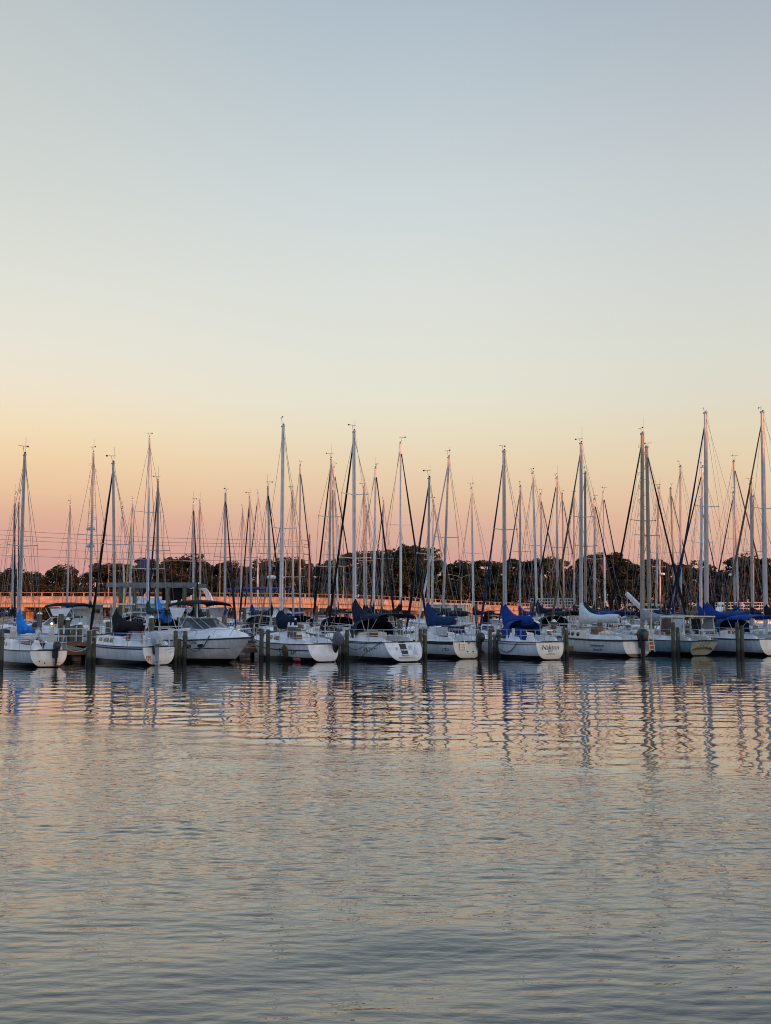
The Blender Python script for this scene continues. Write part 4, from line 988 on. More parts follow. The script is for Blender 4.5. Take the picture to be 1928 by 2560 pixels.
# flag over the lift
o = empty('flag_pole', at(370, 1540, 78)); o.location.z = 0; tag(o, 'dark blue flag hanging from a thin pole above the boat lift', 'flag')
b = MB(); zt = at(370, 1395, 78).z; b.tube([(0, 0, 0), (0, 0, zt)], .03, 6); b.build('pole', M['alu'], o)
b = MB(); fl = [[Vector((-k * .145, .10 * math.sin(k * .9), zt - .15 - .015 * k - j * .14 + .05 * math.sin(k * .7 + j * .4))) for j in range(5)] for k in range(7)]
b.rings(fl, closed=False, cap0=False, cap1=False); b.build('flag', mat('flag_cloth', (.02, .045, .16), .8, .9, 2.6, col2=(.10, .05, .13)), o)

# mooring lines
def line(a, b_, sag, m, lab, r=.018):
    a, b_ = Vector(a), Vector(b_); w = MB(); w.tube([a.lerp(b_, k / 10) - Vector((0, 0, sag * 4 * (k / 10) * (1 - k / 10))) for k in range(11)], r, 5)
    o = w.build('mooring_line', m, None, True); tag(o, lab, 'rope', 'mooring lines')
def wl(root, v): return Matrix.Translation(root.location) @ Matrix.Rotation(root.rotation_euler.z, 4, 'Z') @ Vector(v)
def ptop(i, d=.35): p, h = PILE[i]; return Vector((p.x, p.y - .1, h - d))
line(ptop(5), wl(C_, (6.1, -1.0, 1.25)), .62, M['rope'], 'dark rope sagging from pile along the side of the front cruiser', .03)
line(ptop(10, .7), wl(E, (1.3, HE.hb(.15) + .03, .9)), .30, M['rope'], 'dark rope from the piles across the PATRIOT lettering')
line(wl(E, (.2, HE.hb(.02), .95)), wl(E, (1.7, HE.hb(.2) + .35, .02)), .0, M['rope'], 'dark rope from the PATRIOT stern down into the water')
line(ptop(12, .9), wl(F_, (2.6, HF.hb(.3), .85)), .25, M['rope'], 'dark rope from the pile pair to the LYNX rail')
line(ptop(15, .9), wl(G, (1.2, HG_.hb(.2) + .03, .85)), .35, M['rope'], 'dark rope from the pile trio to the Nakton rail')
line(ptop(2), wl(Bt, (4.2, HB.hb(.6), .95)), .12, M['rope_w'], 'pale rope from the pile pair to the wrapped motor sloop')
line(ptop(2, .5), wl(A, (.1, -HA.hb(.02), .75)), .25, M['rope_w'], 'pale rope from the pile pair to the stern of the bright blue covered sloop')
line(ptop(16), wl(G, (.1, -HG_.hb(.02), .95)), .05, M['rope_w'], 'pale rope from the pile pair to the Nakton stern')
line(ptop(19), wl(I, (1.0, HI.hb(.1), .9)), .12, M['rope_w'], 'pale rope from the pile pair to the teal sloop')

# ------------------------------------------------------------------ the man in the cockpit
def skin(name, chains, m, parent, sub=1, root=0):
    vs, es, rs, idx = [], [], [], {}
    for ch in chains:
        prev = None
        for key, co, r in ch:
            if key not in idx: idx[key] = len(vs); vs.append(co); rs.append(r)
            if prev is not None: es.append((prev, idx[key]))
            prev = idx[key]
    me = bpy.data.meshes.new(name); me.from_pydata(vs, es, []); o = bpy.data.objects.new(name, me); COL.objects.link(o)
    sk = o.modifiers.new('s', 'SKIN'); sk.use_smooth_shade = True
    for i, d in enumerate(me.skin_vertices[0].data): d.radius = rs[i] if isinstance(rs[i], tuple) else (rs[i], rs[i]); d.use_root = (i == root)
    if sub: sd = o.modifiers.new('d', 'SUBSURF'); sd.levels = sub; sd.render_levels = sub
    dg = bpy.context.evaluated_depsgraph_get(); dg.update(); m2 = bpy.data.meshes.new_from_object(o.evaluated_get(dg)); bpy.data.objects.remove(o)
    m2.materials.clear(); m2.materials.append(m); m2.name = name
    n = bpy.data.objects.new(name, m2); COL.objects.link(n); n.parent = parent; return n
pp = at(104, 1600, wl(A, (1.25, .1, 0)).y); man = empty('person', (pp.x, pp.y, .10), R(200)); tag(man, 'man in pale shirt and dark trousers bending over in a small sloop', 'person')
def V(*a): return a
body = [[('pel', V(-.04, 0, .93), (.13, .10)), ('wst', V(.02, 0, 1.06), (.125, .10)), ('chs', V(.13, 0, 1.27), (.14, .11)), ('shl', V(.19, 0, 1.38), (.11, .08)), ('nk', V(.25, 0, 1.47), .055), ('jaw', V(.33, 0, 1.51), .075), ('hd', V(.345, 0, 1.60), .095), ('crn', V(.335, 0, 1.68), .075)],
        [('hd', 0, 0), ('nos', V(.445, 0, 1.565), .016)], [('hd', 0, 0), ('er1', V(.33, .098, 1.58), .018)], [('hd', 0, 0), ('er2', V(.33, -.098, 1.58), .018)]]
for s in (1, -1):
    body.append([('pel', 0, 0), ('hp%d' % s, V(-.04, s * .10, .88), .09), ('kn%d' % s, V(.03, s * .11, .49), .062), ('an%d' % s, V(-.03, s * .11, .09), .042), ('to%d' % s, V(.14, s * .12, .04), .035)])
    body.append([('shl', 0, 0), ('sh%d' % s, V(.17, s * .19, 1.35), .058), ('el%d' % s, V(.27, s * .24, 1.09), .044), ('wr%d' % s, V(.47, s * .15, .98), .030), ('pm%d' % s, V(.54, s * .13, .95), (.036, .020))])
    for k in range(4):
        y = s * (.13 + (k - 1.5) * .021); ln = (.065, .075, .07, .055)[k]
        body.append([('pm%d' % s, 0, 0), ('f%d%d' % (s, k), V(.575, y, .935), .0095), ('g%d%d' % (s, k), V(.575 + ln * .6, y, .91), .009), ('h%d%d' % (s, k), V(.575 + ln * .8, y, .88), .008)])
    body.append([('pm%d' % s, 0, 0), ('t%d' % s, V(.535, s * .085, .95), .011), ('u%d' % s, V(.57, s * .06, .93), .009)])
skin('body', body, mat('skin', (.30, .17, .11), .55, .15, 12), man)
skin('shirt', [[('a', V(-.07, 0, .86), (.165, .13)), ('b', V(.00, 0, 1.06), (.160, .13)), ('c', V(.115, 0, 1.27), (.170, .135)), ('d', V(.185, 0, 1.385), (.12, .085)), ('e', V(.225, 0, 1.44), .07)]] + [[('d', 0, 0), ('s%d' % s, V(.165, s * .20, 1.345), .078), ('l%d' % s, V(.27, s * .245, 1.09), .062), ('w%d' % s, V(.44, s * .165, .995), .045)] for s in (1, -1)], cloth('pale_shirt', (.52, .52, .54), .15), man)
skin('trousers', [[('a', V(-.05, 0, .95), (.145, .12))] + [('h1', V(-.045, .10, .86), .105), ('k1', V(.03, .11, .49), .08), ('n1', V(-.03, .11, .12), .062)], [('a', 0, 0), ('h-1', V(-.045, -.10, .86), .105), ('k-1', V(.03, -.11, .49), .08), ('n-1', V(-.03, -.11, .12), .062)]], cloth('dark_trousers', (.018, .02, .028)), man)
b = MB(); b.rings([[Vector((.325 - .02 * i + r * math.cos(a), r * 1.0 * math.sin(a), 1.60 + z + .05 * (0 if math.cos(a) < 0 else math.cos(a)))) for a in [2 * math.pi * k / 12 for k in range(12)]] for i, (r, z) in enumerate(((.108, -.04), (.113, .02), (.105, .07), (.075, .11), (.02, .125)))]); b.build('hair', mat('dark_hair', (.02, .016, .014), .7), man, True)
b = MB()
for s in (1, -1): b.box((.05, s * .115, .04), (.27, .10, .08), 0, 0, .8)
b.build('shoes', M['rubber'], man)

# ------------------------------------------------------------------ bridge
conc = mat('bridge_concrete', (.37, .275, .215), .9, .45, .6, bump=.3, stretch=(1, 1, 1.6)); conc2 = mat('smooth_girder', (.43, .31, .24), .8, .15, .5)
BR = [(-420, 201, 1481), (0, 202, 1481), (420, 204, 1482), (700, 208, 1483), (950, 224, 1489), (1150, 252, 1502), (1380, 292, 1511), (1560, 330, 1519)]
path = []
for (xa, Ya, ya), (xb, Yb, yb) in zip(BR, BR[1:]):
    for k in range(8): f = k / 8; path.append(at(xa + (xb - xa) * f, ya + (yb - ya) * f, Ya + (Yb - Ya) * f))
path.append(at(*[BR[-1][0], BR[-1][2], BR[-1][1]]))
# smooth the alignment
for _ in range(6): path = [path[0]] + [(path[i - 1] + path[i] * 2 + path[i + 1]) / 4 for i in range(1, len(path) - 1)] + [path[-1]]
br = empty('road_bridge', path[0]); br.rotation_euler = (0, 0, 0); tag(br, 'long low concrete road bridge glowing orange behind the boats', 'bridge'); O = path[0]
def nrm(i):
    d = path[min(len(path) - 1, i + 1)] - path[max(0, i - 1)]; return Vector((d.y, -d.x, 0)).normalized()
def sweep(sec, name, m):
    b = MB(); rr = []
    for i, p in enumerate(path): n = nrm(i); rr.append([p - O + n * o_ + Vector((0, 0, z)) for o_, z in sec])
    b.rings(rr); return b.build(name, m, br)
sweep([(0.0, -.72), (0.16, -.80), (.16, -1.78), (.30, -1.82), (.30, -2.02), (-9.3, -2.02), (-9.3, -1.80), (-9.0, -1.8), (-9.0, -.75), (-8.8, -.72), (-8.75, -1.5), (-.3, -1.5)], 'deck_and_parapet', conc)
sweep([(-.35, -2.02), (-.35, -2.85), (-.75, -2.85), (-.75, -2.02)], 'girder', conc2)
sweep([(-3.5, -2.02), (-3.5, -2.85), (-5.5, -2.85), (-5.5, -2.02)], 'girder', conc2)
sweep([(.06, -.05), (.06, .03), (-.06, .03), (-.06, -.05)], 'guard_rail', conc)
b = MB(); acc = 0; last = path[0]; pr = []
for i in range(len(path) - 1):
    seg = (path[i + 1] - path[i]).length; n = nrm(i); k = max(1, int(seg / 2.0))
    for j in range(k):
        p = path[i].lerp(path[i + 1], j / k) - O; b.box(p + Vector((0, 0, -.38)), (.22, .16, .68), math.atan2(n.y, n.x) + math.pi / 2)
    if i % 3 == 0: pr.append((path[i] - O, n))
b.build('balustrade', conc, br)
for p, n in pr:
    if p.z + O.z - 2.9 < .6: continue
    b = MB(); ang = math.atan2(n.y, n.x)
    b.box(p - n * 4.4 + Vector((0, 0, -3.25)), (8.2, 1.3, .8), ang)
    for o_ in (1.4, 4.4, 7.4): b.tube([p - n * o_ + Vector((0, 0, -3.5)), p - n * o_ + Vector((0, 0, -O.z - p.z - 2))], .5, 10)
    b.build('pier', conc, br)
# lamp columns on the bridge
def on_bridge(px):
    best = min(path, key=lambda p: abs(CX + p.x / (p.y * math.cos(PITCH)) * FPX - px)); return best
for px, pt, lab in ((4, 1362, 'street lamp at the left end of the bridge, cut by the left edge'), (276, 1412, 'street lamp on the bridge beyond the flat roofed trawler'), (553, 1392, 'double armed street lamp on the bridge left of the yellow shell sloop mast'), (715, 1400, 'street lamp on the bridge just right of the yellow shell sloop mast'), (860, 1418, 'street lamp on the bridge left of the PATRIOT mast'), (1152, 1444, 'double armed street lamp on the bridge left of the lone bare white mast')):
    p = on_bridge(px).copy(); top = at(px, pt, p.y); p.x = top.x; h = top.z - p.z
    o = empty('street_lamp', p - Vector((0, 1.0, .8))); tag(o, lab, 'street lamp', 'street lamps along the bridge')
    b = MB(); b.tube([(0, 0, 0), (0, 0, h + .8)], [.08, .05], 8); b.build('column', M['alu_d'], o)
    for s in (1, -1):
        b = MB(); b.tube([(0, 0, h + .7), (s * 1.2, 0, h + 1.25), (s * 2.6, 0, h + 1.5)], [.04, .035, .03], 6); a_ = b.build('arm', M['alu_d'], o)
        b = MB(); b.ball((s * 2.9, 0, h + 1.5), .22, 8, .35, 1.4, .7); b.build('lamp_head', M['grey'], a_)

# ------------------------------------------------------------------ power line
pp = at(773, 1484, 262); o = empty('utility_pole', (pp.x, 262, .4)); tag(o, 'brown wooden utility pole with cross arms rising behind the bridge', 'utility pole')
zt = at(773, 1336, 262).z - .4; b = MB(); b.tube([(0, 0, 0), (0, 0, zt)], [.28, .20], 8); b.build('pole', mat('brown_pole', (.16, .09, .055), .8, .3, 2), o)
ends = []
for yy in (1352, 1362, 1368, 1386, 1402):
    z = at(773, yy, 262).z - .4; b = MB(); b.box((-.55, 0, z), (1.5, .16, .16)); b.box((-1.2, 0, z + .16), (.1, .1, .2)); b.build('cross_arm', mat('brown_pole', (.16, .09, .055)), o); ends.append(Vector((pp.x - 1.2, 262, z + .62)))
for k, (yl, e) in enumerate(zip((1305, 1318, 1331, 1352, 1372), ends)):
    a = at(-260, yl, 250); b = MB(); b.tube([a.lerp(e, i / 24) - Vector((0, 0, 1.1 * 4 * (i / 24) * (1 - i / 24))) for i in range(25)], .05, 4)
    w = b.build('power_cable', M['wire'], None); tag(w, ('topmost', 'second', 'middle', 'fourth', 'lowest')[k] + ' of the five thin power cables crossing the sky at left', 'power cable', 'power cables at left')

# ------------------------------------------------------------------ far bank and trees
bank = mat('far_bank_earth', (.07, .055, .035), .95, .5, .2)
b = MB(); n = 40; r1 = []; r2 = []; r3 = []
for i in range(n + 1):
    x = -420 + 840 * i / n; y0 = 306 + 8 * math.sin(i * .9) + max(0, (x - 40)) * -.10
    r1.append(Vector((x, y0, -.6))); r2.append(Vector((x, y0 + 4, .7))); r3.append(Vector((x, 1500, 3)))
b.rings([r1, r2, r3], closed=False, cap0=False, cap1=False); o = b.build('far_bank', bank, None); tag(o, kind='structure')

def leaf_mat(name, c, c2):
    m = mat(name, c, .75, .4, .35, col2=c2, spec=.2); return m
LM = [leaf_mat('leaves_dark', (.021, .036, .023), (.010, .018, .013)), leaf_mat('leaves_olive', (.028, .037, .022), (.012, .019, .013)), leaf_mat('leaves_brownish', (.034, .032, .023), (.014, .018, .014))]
bark = mat('grey_brown_bark', (.16, .115, .085), .9, .4, 1.5, stretch=(1, 1, .2))
def crown_quads(b, q, c, rx, rz, n, size):
    for _ in range(n):
        while True:
            v = Vector((q.uniform(-1, 1), q.uniform(-1, 1), q.uniform(-1, 1)))
            if .2 < v.length < 1: break
        v = v.normalized() * (v.length ** .45)
        p = c + Vector((v.x * rx, v.y * rx, v.z * rz)); s = size * q.uniform(.6, 1.4)
        u = Vector((q.uniform(-1, 1), q.uniform(-1, 1), q.uniform(-.6, .6))).normalized(); w = u.cross(Vector((q.uniform(-1, 1), q.uniform(-1, 1), q.uniform(-1, 1)))).normalized()
        b.add([p + u * s, p + w * s * .6, p - u * s, p - w * s * .6], [(0, 1, 2, 3)])
def proto_tree(seed, kind):
    """unit tree about 10 m tall"""
    q = random.Random(seed); root = empty('leafy_tree' if kind != 'pine' else 'pine_tree', (0, 0, 0)); t = MB(); c = MB()
    if kind == 'pine':
        ln = q.uniform(-.4, .4); t.tube([(0, 0, -.5), (ln * .4, 0, 4), (ln, 0, 9)], [.24, .17, .06], 7)
        blobs = []
        for i in range(9):
            z = q.uniform(6.6, 9.3); a = q.uniform(0, 6.28); r = q.uniform(.6, 2.3) * (1.2 - .07 * abs(z - 8.5)); p = Vector((ln + r * math.cos(a), r * math.sin(a), z + .3)); blobs.append((p, q.uniform(.8, 1.4), q.uniform(.35, .6)))
            t.tube([(ln * .8, 0, z - .8), p], [.07, .02], 5)
        blobs.append((Vector((ln, 0, 9.5)), 1.7, .5))
        for p, rx, rz in blobs: crown_quads(c, q, p, rx, rz, 110, .24)
    else:
        base = 2.2 if kind == 'oak' else 1.0
        t.tube([(0, 0, -.5), (q.uniform(-.2, .2), 0, 3), (q.uniform(-.4, .4), 0, 7.5)], [.28, .2, .06], 7)
        for i in range(7):
            a = q.uniform(0, 6.28); z = q.uniform(2.0, 6.5); r = q.uniform(1.2, 2.6); t.tube([(0, 0, z), (r * .5 * math.cos(a), r * .5 * math.sin(a), z + .9), (r * math.cos(a), r * math.sin(a), z + 1.6)], [.10, .07, .03], 5)
        for i in range(17):
            z = base + (9.6 - base) * (q.random() ** .75); w = 2.5 * math.sin(math.pi * min(.97, .16 + .74 * (z - base) / (9.6 - base))) ** .7; a = q.uniform(0, 6.28); r = w * q.uniform(.2, 1)
            crown_quads(c, q, Vector((r * math.cos(a), r * math.sin(a), min(z, 9.3))), q.uniform(.7, 1.35), q.uniform(.5, .95), 110, .24)
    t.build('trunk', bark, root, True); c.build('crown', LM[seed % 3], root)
    return root
protos = [proto_tree(i, k) for i, k in enumerate(['oak', 'oak', 'full', 'full', 'oak', 'full', 'pine', 'pine', 'pine'])]
SKY = [(-160, 1432), (0, 1433), (76, 1433), (118, 1428), (156, 1423), (189, 1433), (240, 1426), (265, 1418), (302, 1420), (345, 1418), (375, 1398), (403, 1403), (445, 1398), (468, 1393), (496, 1403), (526, 1408), (571, 1403), (597, 1418), (614, 1413), (652, 1405), (690, 1405), (715, 1399), (730, 1403), (753, 1423), (803, 1411), (863, 1400), (906, 1393), (936, 1383), (969, 1380), (994, 1378), (1022, 1366), (1052, 1370), (1077, 1388), (1095, 1393), (1108, 1413), (1158, 1403), (1193, 1406), (1210, 1420), (1230, 1408), (1258, 1408), (1286, 1397), (1311, 1403), (1331, 1416), (1352, 1395), (1377, 1400), (1392, 1428), (1417, 1426), (1432, 1413), (1455, 1413), (1488, 1395), (1518, 1398), (1543, 1405), (1573, 1414), (1596, 1413), (1647, 1400), (1684, 1408), (1722, 1413), (1793, 1416), (1810, 1423), (1836, 1410), (1861, 1387), (1886, 1410), (1921, 1408), (2100, 1405)]
def skyl(px):
    for (a, ya), (b_, yb) in zip(SKY, SKY[1:]):
        if a <= px <= b_: return ya + (yb - ya) * (px - a) / (b_ - a)
    return 1410
q = random.Random(21)
ZN = [(330, 'behind the bridge left end'), (760, 'behind the bridge middle'), (1130, 'around the highest treetops'), (1420, 'at the bridge right end'), (1700, 'behind the teal sloop mast'), (9999, 'at the right edge')]
cnt = 0; first = set()
def place(pi, px, py, Y, lab, grp, wide=1.0, dz=.6):
    p = protos[pi]; o = p if pi not in first else copy_tree(p); first.add(pi)
    top = at(px, py, Y); h = (top.z - dz) / 9.9; o.location = (top.x, Y, dz - .1); k = wide * q.uniform(.9, 1.2)
    o.scale = (h * k, h * k, h); o.rotation_euler = (0, 0, q.uniform(0, 6.28)); tag(o, lab, 'tree', grp); return o
def zone(px): return next(z for e, z in ZN if px < e)
KN = {'oak': 'dark spreading tree', 'full': 'dense leafy tree', 'pine': 'flat topped pine'}
kinds = ['oak', 'oak', 'full', 'full', 'oak', 'full', 'pine', 'pine', 'pine']
px = -150.0
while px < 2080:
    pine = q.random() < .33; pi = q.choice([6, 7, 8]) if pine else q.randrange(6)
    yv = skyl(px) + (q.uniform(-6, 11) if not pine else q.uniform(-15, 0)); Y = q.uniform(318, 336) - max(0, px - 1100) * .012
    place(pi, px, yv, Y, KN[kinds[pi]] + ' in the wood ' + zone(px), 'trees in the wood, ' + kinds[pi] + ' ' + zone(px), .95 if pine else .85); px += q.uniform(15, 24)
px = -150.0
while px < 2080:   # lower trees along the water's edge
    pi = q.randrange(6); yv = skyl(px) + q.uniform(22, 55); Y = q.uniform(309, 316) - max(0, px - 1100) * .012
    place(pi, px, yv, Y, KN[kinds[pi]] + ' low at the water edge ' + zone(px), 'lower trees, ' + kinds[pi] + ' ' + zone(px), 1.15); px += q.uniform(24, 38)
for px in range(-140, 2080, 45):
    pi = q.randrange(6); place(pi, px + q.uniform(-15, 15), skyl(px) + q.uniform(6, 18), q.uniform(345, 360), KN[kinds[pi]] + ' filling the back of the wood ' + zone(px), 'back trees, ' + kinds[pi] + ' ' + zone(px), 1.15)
place(7, 1861, 1383, 322, 'tall umbrella topped pine standing alone above the wood at the right', None, 1.0)
place(0, 1022, 1364, 314, 'tallest tree of the far wood, right of the PATRIOT mast', None, .9)
b = MB()
for i in range(14000):
    x = q.uniform(-190, 190); z = abs(q.gauss(0, 3.0)); p = Vector((x, 308 + q.uniform(0, 10) + max(0, x - 40) * -.10, .4 + z)); s = q.uniform(.3, .7)
    u = Vector((q.uniform(-1, 1), q.uniform(-1, 1), q.uniform(-1, 1))).normalized(); w = u.cross(Vector((q.uniform(-1, 1), q.uniform(-1, 1), q.uniform(-1, 1)))).normalized(); b.add([p + u * s, p + w * s, p - u * s, p - w * s], [(0, 1, 2, 3)])
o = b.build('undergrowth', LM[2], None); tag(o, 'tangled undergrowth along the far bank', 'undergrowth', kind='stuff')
# the wood behind the photographer, which keeps the low sun off the near boats
b = MB(); SUN_AZ = R(27); SUN_EL = R(7.0)
for i in range(13000):
    x = q.uniform(-45, 120); hh = 27.0 + 1.5 * math.sin(x * .25) + 1.0 * math.sin(x * .71); p = Vector((x, -60 - q.uniform(0, 12), q.uniform(0, 1) ** .8 * hh)); s = q.uniform(.6, 1.3)
    u = Vector((q.uniform(-1, 1), q.uniform(-.5, .5), q.uniform(-1, 1))).normalized(); w = u.cross(Vector((q.uniform(-.3, .3), q.uniform(-1, 1), q.uniform(-.3, .3)))).normalized(); b.add([p + u * s, p + w * s, p - u * s, p - w * s], [(0, 1, 2, 3)])
for i in range(30):
    x = -45 + i * 5.7; b.tube([(x, -66, 0), (x + 1, -66, 20)], [.5, .2], 6)
o = b.build('wood', LM[0], None); tag(o, 'leafy wood on the near shore behind the viewpoint', 'wood', kind='stuff')
b = MB(); b.rings([[Vector((-400, -55, -.5)), Vector((400, -55, -.5))], [Vector((-400, -58, .6)), Vector((400, -58, .6))], [Vector((-400, -400, 2)), Vector((400, -400, 2))]], closed=False, cap0=False, cap1=False); tag(b.build('near_bank', bank, None), kind='structure')

# ------------------------------------------------------------------ water
NR, NC = 900, 420
ys = [-55.0, -30, -12, -4, 0.0]
y = 4.2
while y < 75: ys.append(y); y += max(.021, .0036 * y) if y < 30 else .0048 * y
while y < 500: ys.append(y); y *= 1.04
ys.append(520.0); Ys = np.array(ys); us = np.linspace(-1, 1, NC); us = np.sign(us) * np.abs(us) ** 1.0
wid = np.where(Ys < 2, 60, .46 * Ys + 2.5)
core = us[None, 1:-1] * wid[:, None]
X = np.concatenate([np.full((len(Ys), 1), -700.0), core, np.full((len(Ys), 1), 700.0)], axis=1); Yg = np.repeat(Ys[:, None], NC, axis=1)
rng = np.random.default_rng(4); Z = np.zeros_like(X)
def waves(n, l0, l1, slope, dirs, spread):
    z = np.zeros_like(X)
    for _ in range(n):
        lam = math.exp(rng.uniform(math.log(l0), math.log(l1))); a = dirs + rng.normal(0, spread); k = 2 * math.pi / lam
        z += slope / k / math.sqrt(n) * 1.4 * np.sin(k * (X * math.sin(a) + Yg * math.cos(a)) + rng.uniform(0, 6.28))
    return z
def sst(a, b, x): t = np.clip((x - a) / (b - a), 0, 1); return t * t * (3 - 2 * t)
edge = 17.7 - .6 * X + 1.3 * np.sin(X * .5) + .8 * np.sin(X * 1.3 + .4 * Yg)      # calm water in the lee of the boats
rough = 1 - sst(-1.8, 1.2, Yg - edge)
calm = waves(18, .55, 1.5, .022, 0.0, .5) + waves(10, .30, .55, .011, 0.05, .6)
fine = waves(10, .25, .50, .013, -.10, .45) + waves(24, .10, .20, .046, -.13, .26)
swell = waves(10, .9, 2.6, .021, -.1, .4)
patch = .5 + .5 * np.sin(X * .8 + 1.3 * np.sin(Yg * .7)) * np.sin(Yg * 1.1 + .6 * X)
mid = sst(7.0, 11.5, Yg); iso = waves(30, .10, .24, .078, -.05, .75)
Z = calm * (.25 + .75 * (1 - rough)) + (fine * (.6 + .4 * patch) * (1 + .4 * mid) + iso * mid + swell * (1 - .35 * mid)) * rough
fade = np.clip((Yg - 4.0) / .6, 0, 1) * (1 - sst(60, 110, Yg)); Z *= fade; Z[:, 0] = 0; Z[:, -1] = 0
nr = len(Ys); co = np.stack([X, Yg, Z], axis=-1).reshape(-1, 3).astype(np.float32)
ii = np.arange(nr - 1)[:, None] * NC + np.arange(NC - 1)[None, :]
quads = np.stack([ii, ii + 1, ii + NC + 1, ii + NC], axis=-1).reshape(-1, 4).astype(np.int32)
me = bpy.data.meshes.new('water'); me.vertices.add(len(co)); me.vertices.foreach_set('co', co.ravel()); me.loops.add(quads.size); me.loops.foreach_set('vertex_index', quads.ravel())
me.polygons.add(len(quads)); me.polygons.foreach_set('loop_start', np.arange(0, quads.size, 4, dtype=np.int32)); me.polygons.foreach_set('use_smooth', np.ones(len(quads), dtype=bool)); me.update(); me.validate()
wo = bpy.data.objects.new('water', me); COL.objects.link(wo); tag(wo, kind='structure')
wm = bpy.data.materials.new('marina_water'); wm.use_nodes = True; nt = wm.node_tree; bs = nt.nodes['Principled BSDF']; Lk = nt.links.new
bs.inputs['Base Color'].default_value = (.020, .028, .032, 1); bs.inputs['Roughness'].default_value = .04; bs.inputs['IOR'].default_value = 1.33
tc = nt.nodes.new('ShaderNodeTexCoord'); mp = nt.nodes.new('ShaderNodeMapping'); mp.inputs['Rotation'].default_value = (0, 0, .15); mp.inputs['Scale'].default_value = (3.6, 8.5, 1); Lk(tc.outputs['Object'], mp.inputs['Vector'])
n1 = nt.nodes.new('ShaderNodeTexNoise'); n1.inputs['Scale'].default_value = 1.0; n1.inputs['Detail'].default_value = 3.0; Lk(mp.outputs[0], n1.inputs['Vector'])
sp = nt.nodes.new('ShaderNodeSeparateXYZ'); Lk(tc.outputs['Object'], sp.inputs[0])
ed = nt.nodes.new('ShaderNodeMath'); ed.operation = 'MULTIPLY_ADD'; ed.inputs[1].default_value = .6; Lk(sp.outputs['X'], ed.inputs[0]); Lk(sp.outputs['Y'], ed.inputs[2])
n2 = nt.nodes.new('ShaderNodeTexNoise'); n2.inputs['Scale'].default_value = .35; Lk(tc.outputs['Object'], n2.inputs['Vector'])
ed2 = nt.nodes.new('ShaderNodeMath'); ed2.operation = 'MULTIPLY_ADD'; ed2.inputs[1].default_value = 8.0; Lk(n2.outputs['Fac'], ed2.inputs[0]); Lk(ed.outputs[0], ed2.inputs[2])
mr = nt.nodes.new('ShaderNodeMapRange'); mr.inputs['From Min'].default_value = 19.6; mr.inputs['From Max'].default_value = 23.4; mr.inputs['To Min'].default_value = .55; mr.inputs['To Max'].default_value = .03; Lk(ed2.outputs[0], mr.inputs['Value'])
my = nt.nodes.new('ShaderNodeMapRange'); my.inputs['From Min'].default_value = 7.0; my.inputs['From Max'].default_value = 12.0; my.inputs['To Min'].default_value = .45; my.inputs['To Max'].default_value = 1.0; Lk(sp.outputs['Y'], my.inputs['Value'])
mm_ = nt.nodes.new('ShaderNodeMath'); mm_.operation = 'MULTIPLY'; Lk(mr.outputs[0], mm_.inputs[0]); Lk(my.outputs[0], mm_.inputs[1])
bp = nt.nodes.new('ShaderNodeBump'); bp.inputs['Distance'].default_value = .030; Lk(mm_.outputs[0], bp.inputs['Strength']); Lk(n1.outputs['Fac'], bp.inputs['Height']); Lk(bp.outputs[0], bs.inputs['Normal'])
bs.inputs['Coat Weight'].default_value = .85; bs.inputs['Coat IOR'].default_value = 1.33; bs.inputs['Coat Roughness'].default_value = .03; Lk(bp.outputs[0], bs.inputs['Coat Normal'])
me.materials.append(wm)

# ------------------------------------------------------------------ sky and light
W = bpy.data.worlds.new('World'); SC.world = W; W.use_nodes = True; nt = W.node_tree; Lk = nt.links.new; bg = nt.nodes['Background']
tc = nt.nodes.new('ShaderNodeTexCoord'); sp = nt.nodes.new('ShaderNodeSeparateXYZ'); Lk(tc.outputs['Generated'], sp.inputs[0])
def ramp(stops, strength=1.0):
    r = nt.nodes.new('ShaderNodeValToRGB'); cr = r.color_ramp; cr.interpolation = 'EASE' if False else 'LINEAR'
    for i, (p, c) in enumerate(stops):
        e = cr.elements[i] if i < 2 else cr.elements.new(p)
        e.position = p; e.color = (*lin(c), 1)
    Lk(sp.outputs['Z'], r.inputs['Fac']); return r
zs_ = (0, .05, .085, .11, .14, .17, .20, .24, .30, .38, .53, 1)
def sky_ramp(cs): return ramp(list(zip(zs_, cs)))
east_l = sky_ramp([(207, 153, 154), (213, 160, 152), (227, 177, 155), (239, 198, 161), (246, 214, 172), (248, 226, 190), (245, 231, 208), (238, 233, 218), (228, 229, 219), (214, 219, 214), (190, 199, 202), (120, 146, 182)])
east_c = sky_ramp([(207, 154, 155), (214, 163, 154), (226, 181, 159), (233, 199, 167), (238, 214, 181), (238, 225, 198), (235, 231, 212), (231, 231, 219), (224, 228, 222), (210, 219, 221), (177, 193, 205), (114, 142, 182)])
east_r = sky_ramp([(212, 159, 152), (220, 171, 155), (229, 187, 160), (234, 202, 169), (234, 213, 180), (232, 219, 192), (227, 222, 206), (222, 223, 212), (214, 218, 214), (202, 209, 211), (170, 181, 194), (110, 138, 178)])
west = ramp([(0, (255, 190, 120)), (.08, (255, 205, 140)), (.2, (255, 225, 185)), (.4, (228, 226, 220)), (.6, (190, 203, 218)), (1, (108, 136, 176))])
mx = nt.nodes.new('ShaderNodeMapRange'); mx.interpolation_type = 'SMOOTHSTEP'; mx.inputs['From Min'].default_value = -.36; mx.inputs['From Max'].default_value = .0; Lk(sp.outputs['X'], mx.inputs['Value'])
mz = nt.nodes.new('ShaderNodeMapRange'); mz.interpolation_type = 'SMOOTHSTEP'; mz.inputs['From Min'].default_value = .0; mz.inputs['From Max'].default_value = .36; Lk(sp.outputs['X'], mz.inputs['Value'])
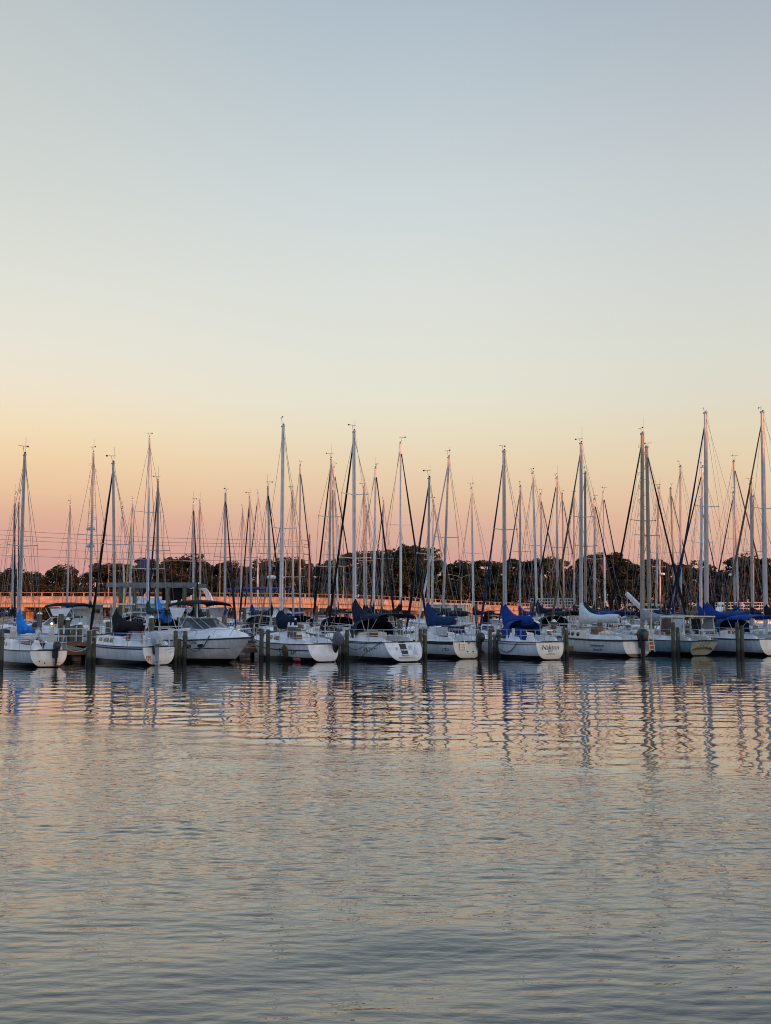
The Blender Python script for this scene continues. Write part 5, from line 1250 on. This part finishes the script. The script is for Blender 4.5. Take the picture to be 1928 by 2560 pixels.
ma = nt.nodes.new('ShaderNodeMix'); ma.data_type = 'RGBA'; Lk(mx.outputs[0], ma.inputs['Factor']); Lk(east_l.outputs[0], ma.inputs[6]); Lk(east_c.outputs[0], ma.inputs[7])
m1 = nt.nodes.new('ShaderNodeMix'); m1.data_type = 'RGBA'; Lk(mz.outputs[0], m1.inputs['Factor']); Lk(ma.outputs[2], m1.inputs[6]); Lk(east_r.outputs[0], m1.inputs[7])
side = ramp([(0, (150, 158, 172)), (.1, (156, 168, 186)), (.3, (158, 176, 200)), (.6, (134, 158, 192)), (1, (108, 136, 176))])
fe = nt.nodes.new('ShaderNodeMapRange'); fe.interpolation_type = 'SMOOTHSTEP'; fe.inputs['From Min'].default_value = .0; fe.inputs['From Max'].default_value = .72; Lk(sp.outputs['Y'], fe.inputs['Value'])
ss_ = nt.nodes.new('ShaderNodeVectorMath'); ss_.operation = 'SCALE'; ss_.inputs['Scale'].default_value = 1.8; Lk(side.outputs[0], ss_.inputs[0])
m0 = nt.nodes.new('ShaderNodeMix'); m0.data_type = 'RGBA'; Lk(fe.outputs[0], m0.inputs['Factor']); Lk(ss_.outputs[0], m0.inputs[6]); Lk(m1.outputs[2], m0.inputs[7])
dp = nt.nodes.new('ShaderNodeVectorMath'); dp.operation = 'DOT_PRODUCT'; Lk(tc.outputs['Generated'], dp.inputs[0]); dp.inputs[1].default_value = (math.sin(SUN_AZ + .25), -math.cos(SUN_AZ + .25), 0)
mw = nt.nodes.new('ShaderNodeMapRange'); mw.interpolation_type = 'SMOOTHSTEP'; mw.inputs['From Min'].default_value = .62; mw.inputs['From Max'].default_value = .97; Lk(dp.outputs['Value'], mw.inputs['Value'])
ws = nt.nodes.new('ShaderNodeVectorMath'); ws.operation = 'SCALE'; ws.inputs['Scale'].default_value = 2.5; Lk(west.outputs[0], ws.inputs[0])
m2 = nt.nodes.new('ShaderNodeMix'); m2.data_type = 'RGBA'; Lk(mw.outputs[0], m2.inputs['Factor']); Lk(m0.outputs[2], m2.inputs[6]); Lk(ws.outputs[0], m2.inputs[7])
st = nt.nodes.new('ShaderNodeTexSky'); st.sky_type = 'NISHITA'; st.sun_disc = False; st.sun_elevation = SUN_EL; st.sun_rotation = math.pi - SUN_AZ; st.air_density = 1.2
sc_ = nt.nodes.new('ShaderNodeVectorMath'); sc_.operation = 'SCALE'; sc_.inputs['Scale'].default_value = .05; Lk(st.outputs[0], sc_.inputs[0])
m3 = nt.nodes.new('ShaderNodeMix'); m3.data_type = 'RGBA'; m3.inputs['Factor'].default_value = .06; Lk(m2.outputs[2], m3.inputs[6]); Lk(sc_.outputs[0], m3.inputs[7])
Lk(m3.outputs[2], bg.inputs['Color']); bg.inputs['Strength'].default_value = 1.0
sl = bpy.data.lights.new('sun', 'SUN'); sl.energy = 5.0; sl.angle = R(.5); sl.color = (1.0, .29, .08); so = bpy.data.objects.new('sun', sl); COL.objects.link(so)
sd = Vector((math.sin(SUN_AZ) * math.cos(SUN_EL), -math.cos(SUN_AZ) * math.cos(SUN_EL), math.sin(SUN_EL))); so.rotation_euler = sd.to_track_quat('Z', 'Y').to_euler(); so.location = sd * 200
SC.view_settings.view_transform = 'Standard'; SC.view_settings.look = 'None'; SC.view_settings.exposure = 0; SC.view_settings.gamma = 1
SC.render.engine = 'CYCLES'; SC.cycles.filter_width = 1.05; SC.render.filter_size = 1.05; SC.cycles.max_bounces = 6; SC.cycles.caustics_reflective = False; SC.cycles.caustics_refractive = False
